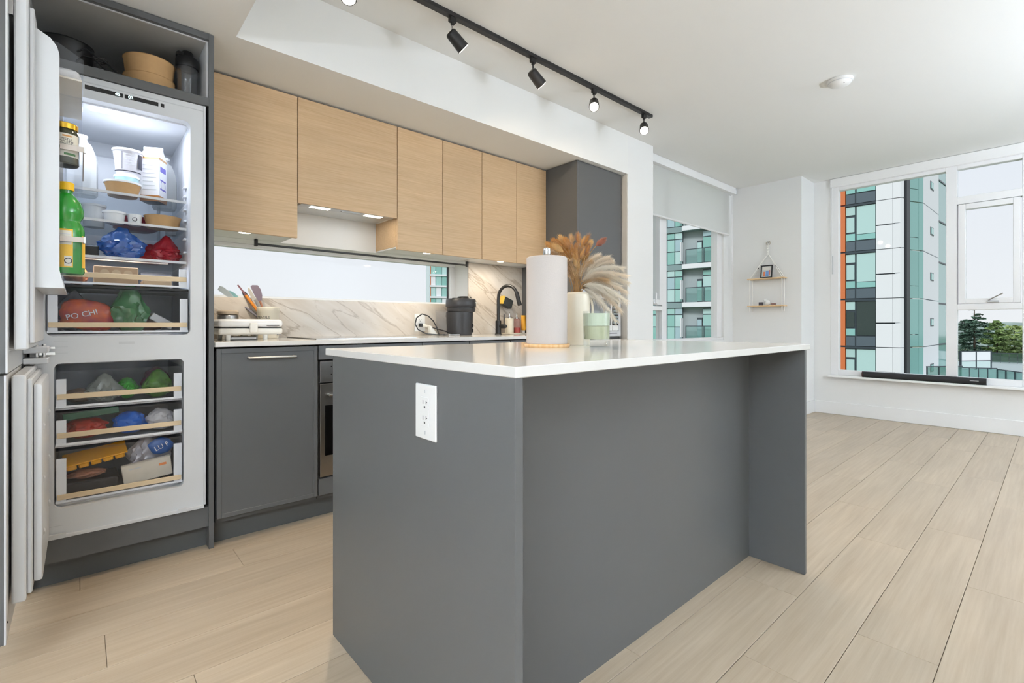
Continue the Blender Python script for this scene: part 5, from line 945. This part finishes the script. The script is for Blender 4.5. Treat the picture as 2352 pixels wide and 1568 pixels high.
# ground, hills, trees
struct(Bx('ground', mat('park_ground', S(96, 112, 78), .9, var=.3, vscale=.02), None, -700, 900, -600, 900, -16.5, -16))
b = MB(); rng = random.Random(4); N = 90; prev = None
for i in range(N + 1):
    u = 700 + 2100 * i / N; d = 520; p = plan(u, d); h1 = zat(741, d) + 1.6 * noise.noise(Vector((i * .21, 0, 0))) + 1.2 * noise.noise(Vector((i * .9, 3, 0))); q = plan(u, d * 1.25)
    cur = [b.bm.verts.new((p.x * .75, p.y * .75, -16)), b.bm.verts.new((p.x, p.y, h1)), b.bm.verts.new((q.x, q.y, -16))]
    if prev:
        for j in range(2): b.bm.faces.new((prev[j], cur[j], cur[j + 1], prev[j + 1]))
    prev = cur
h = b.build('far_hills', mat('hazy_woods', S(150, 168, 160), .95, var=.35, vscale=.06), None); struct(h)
def conifer(lab, u, d, vtop, w, m, seed, bare=0.0, n=2600, grp='trees beyond the terrace', shape=1.0):
    rg = random.Random(seed); p = plan(u, d); zt = zat(vtop, d); zb = -16; H = zt - zb; t = thing('conifer_tree', lab, 'tree', (p.x, p.y, zb), grp)
    MB().cyl((p.x, p.y, zb), (p.x, p.y, zt - .2), H * .016, .04, n=8).build('trunk', mat('bark', S(84, 72, 60), .9), t)
    b = MB()
    nb_ = 150
    for i in range(nb_):
        s = rg.random() ** .8; z = zb + H * (.25 + .75 * s); rr = w * (1 - s) ** shape * rg.uniform(.6, 1.1) + .12; a = rg.uniform(0, 2 * math.pi); dr = Vector((math.cos(a), math.sin(a), rg.uniform(-.25, .15))); 
        if bare and s > 1 - bare and rg.random() < .72: continue
        o = Vector((p.x, p.y, z)); tip = o + dr * rr
        b.tri(o + Vector((0, 0, .05)), o - Vector((0, 0, .05)), tip)
        for k in range(max(4, int(n / nb_))):
            q = o.lerp(tip, rg.uniform(.2, 1.02)); e1 = Vector((rg.uniform(-1, 1), rg.uniform(-1, 1), rg.uniform(-.7, .5))) * (.16 + w * .06); e2 = Vector((rg.uniform(-1, 1), rg.uniform(-1, 1), rg.uniform(-.6, .4))) * (.14 + w * .05); b.tri(q - e1 * .5, q + e1 * .5, q + e2)
    b.build('foliage', m, t, smooth=0); return t
DG = mat('dark_needles', S(88, 116, 100), .9, var=.35, vscale=.6); MG = mat('olive_needles', S(132, 156, 98), .9, var=.35, vscale=.6); LG = mat('spring_leaves', S(176, 194, 130), .9, var=.3, vscale=.5)
conifer('tall dark conifer with bare upper branches beyond the terrace', 2238, 54, 706, 4.4, DG, 1, .10, 5200, shape=.62); conifer('rounded olive conifer in the middle beyond the terrace', 2290, 50, 738, 4.2, MG, 2, 0, 6000, shape=.6); conifer('olive tree at the right edge beyond the terrace', 2346, 48, 768, 3.6, MG, 3, 0, 5200, shape=.5); conifer('dark conifer low behind the white screen', 2216, 62, 735, 4.0, DG, 4, 0, 4200, shape=.5)
conifer('pale green tree far behind the conifers', 2330, 95, 748, 7.0, LG, 5, 0, 3600, shape=.5); conifer('pale green tree at the far right behind the conifers', 2375, 90, 752, 7, LG, 6, 0, 3600, shape=.5)
conifer('dark tree far off between the conifers and the hills', 2270, 110, 744, 6, DG, 8, 0, 3200, shape=.5)
# ================================================================== FILL_LAMPS ADDED OUT OF VIEW TO BRIGHTEN THE ROOM (behind and beside the camera)
OPAL = mat('opal_lamp_glass', S(255, 252, 246), .4, emit=(1, .97, .92, 1), es=3.0)
def fill_uplight(lab, x, y, z, watts, col=(.76, .86, 1.0)):  # unseen uplight added to bounce fill light off the ceiling
    t = thing('fill_lamp', lab, 'fill light', (x, y, 0), 'added fill lamps')
    MB().lathe([(0, 0), (.14, 0), (.14, .012), (.02, .025), (0, .025)], (x, y, 0.0005), 28).build('base', BLACK, t); MB().cyl((x, y, .02), (x, y, z - .05), .011, n=12).build('pole', BLACK, t)
    MB().lathe([(.02, -.06), (.10, -.045), (.19, .0), (.205, .03), (.20, .03), (.185, .004), (.10, -.038), (.0, -.05)], (x, y, z), 32).build('bowl_shade', WPL, t)
    area_light('fill_lamp_light', (x, y, z - .005), .34, watts, col, rot=(math.pi, 0, 0), parent=t)
for lab, x, y, z, w, zc in FILL_LAMPS: fill_uplight(lab, x, y, z, w)
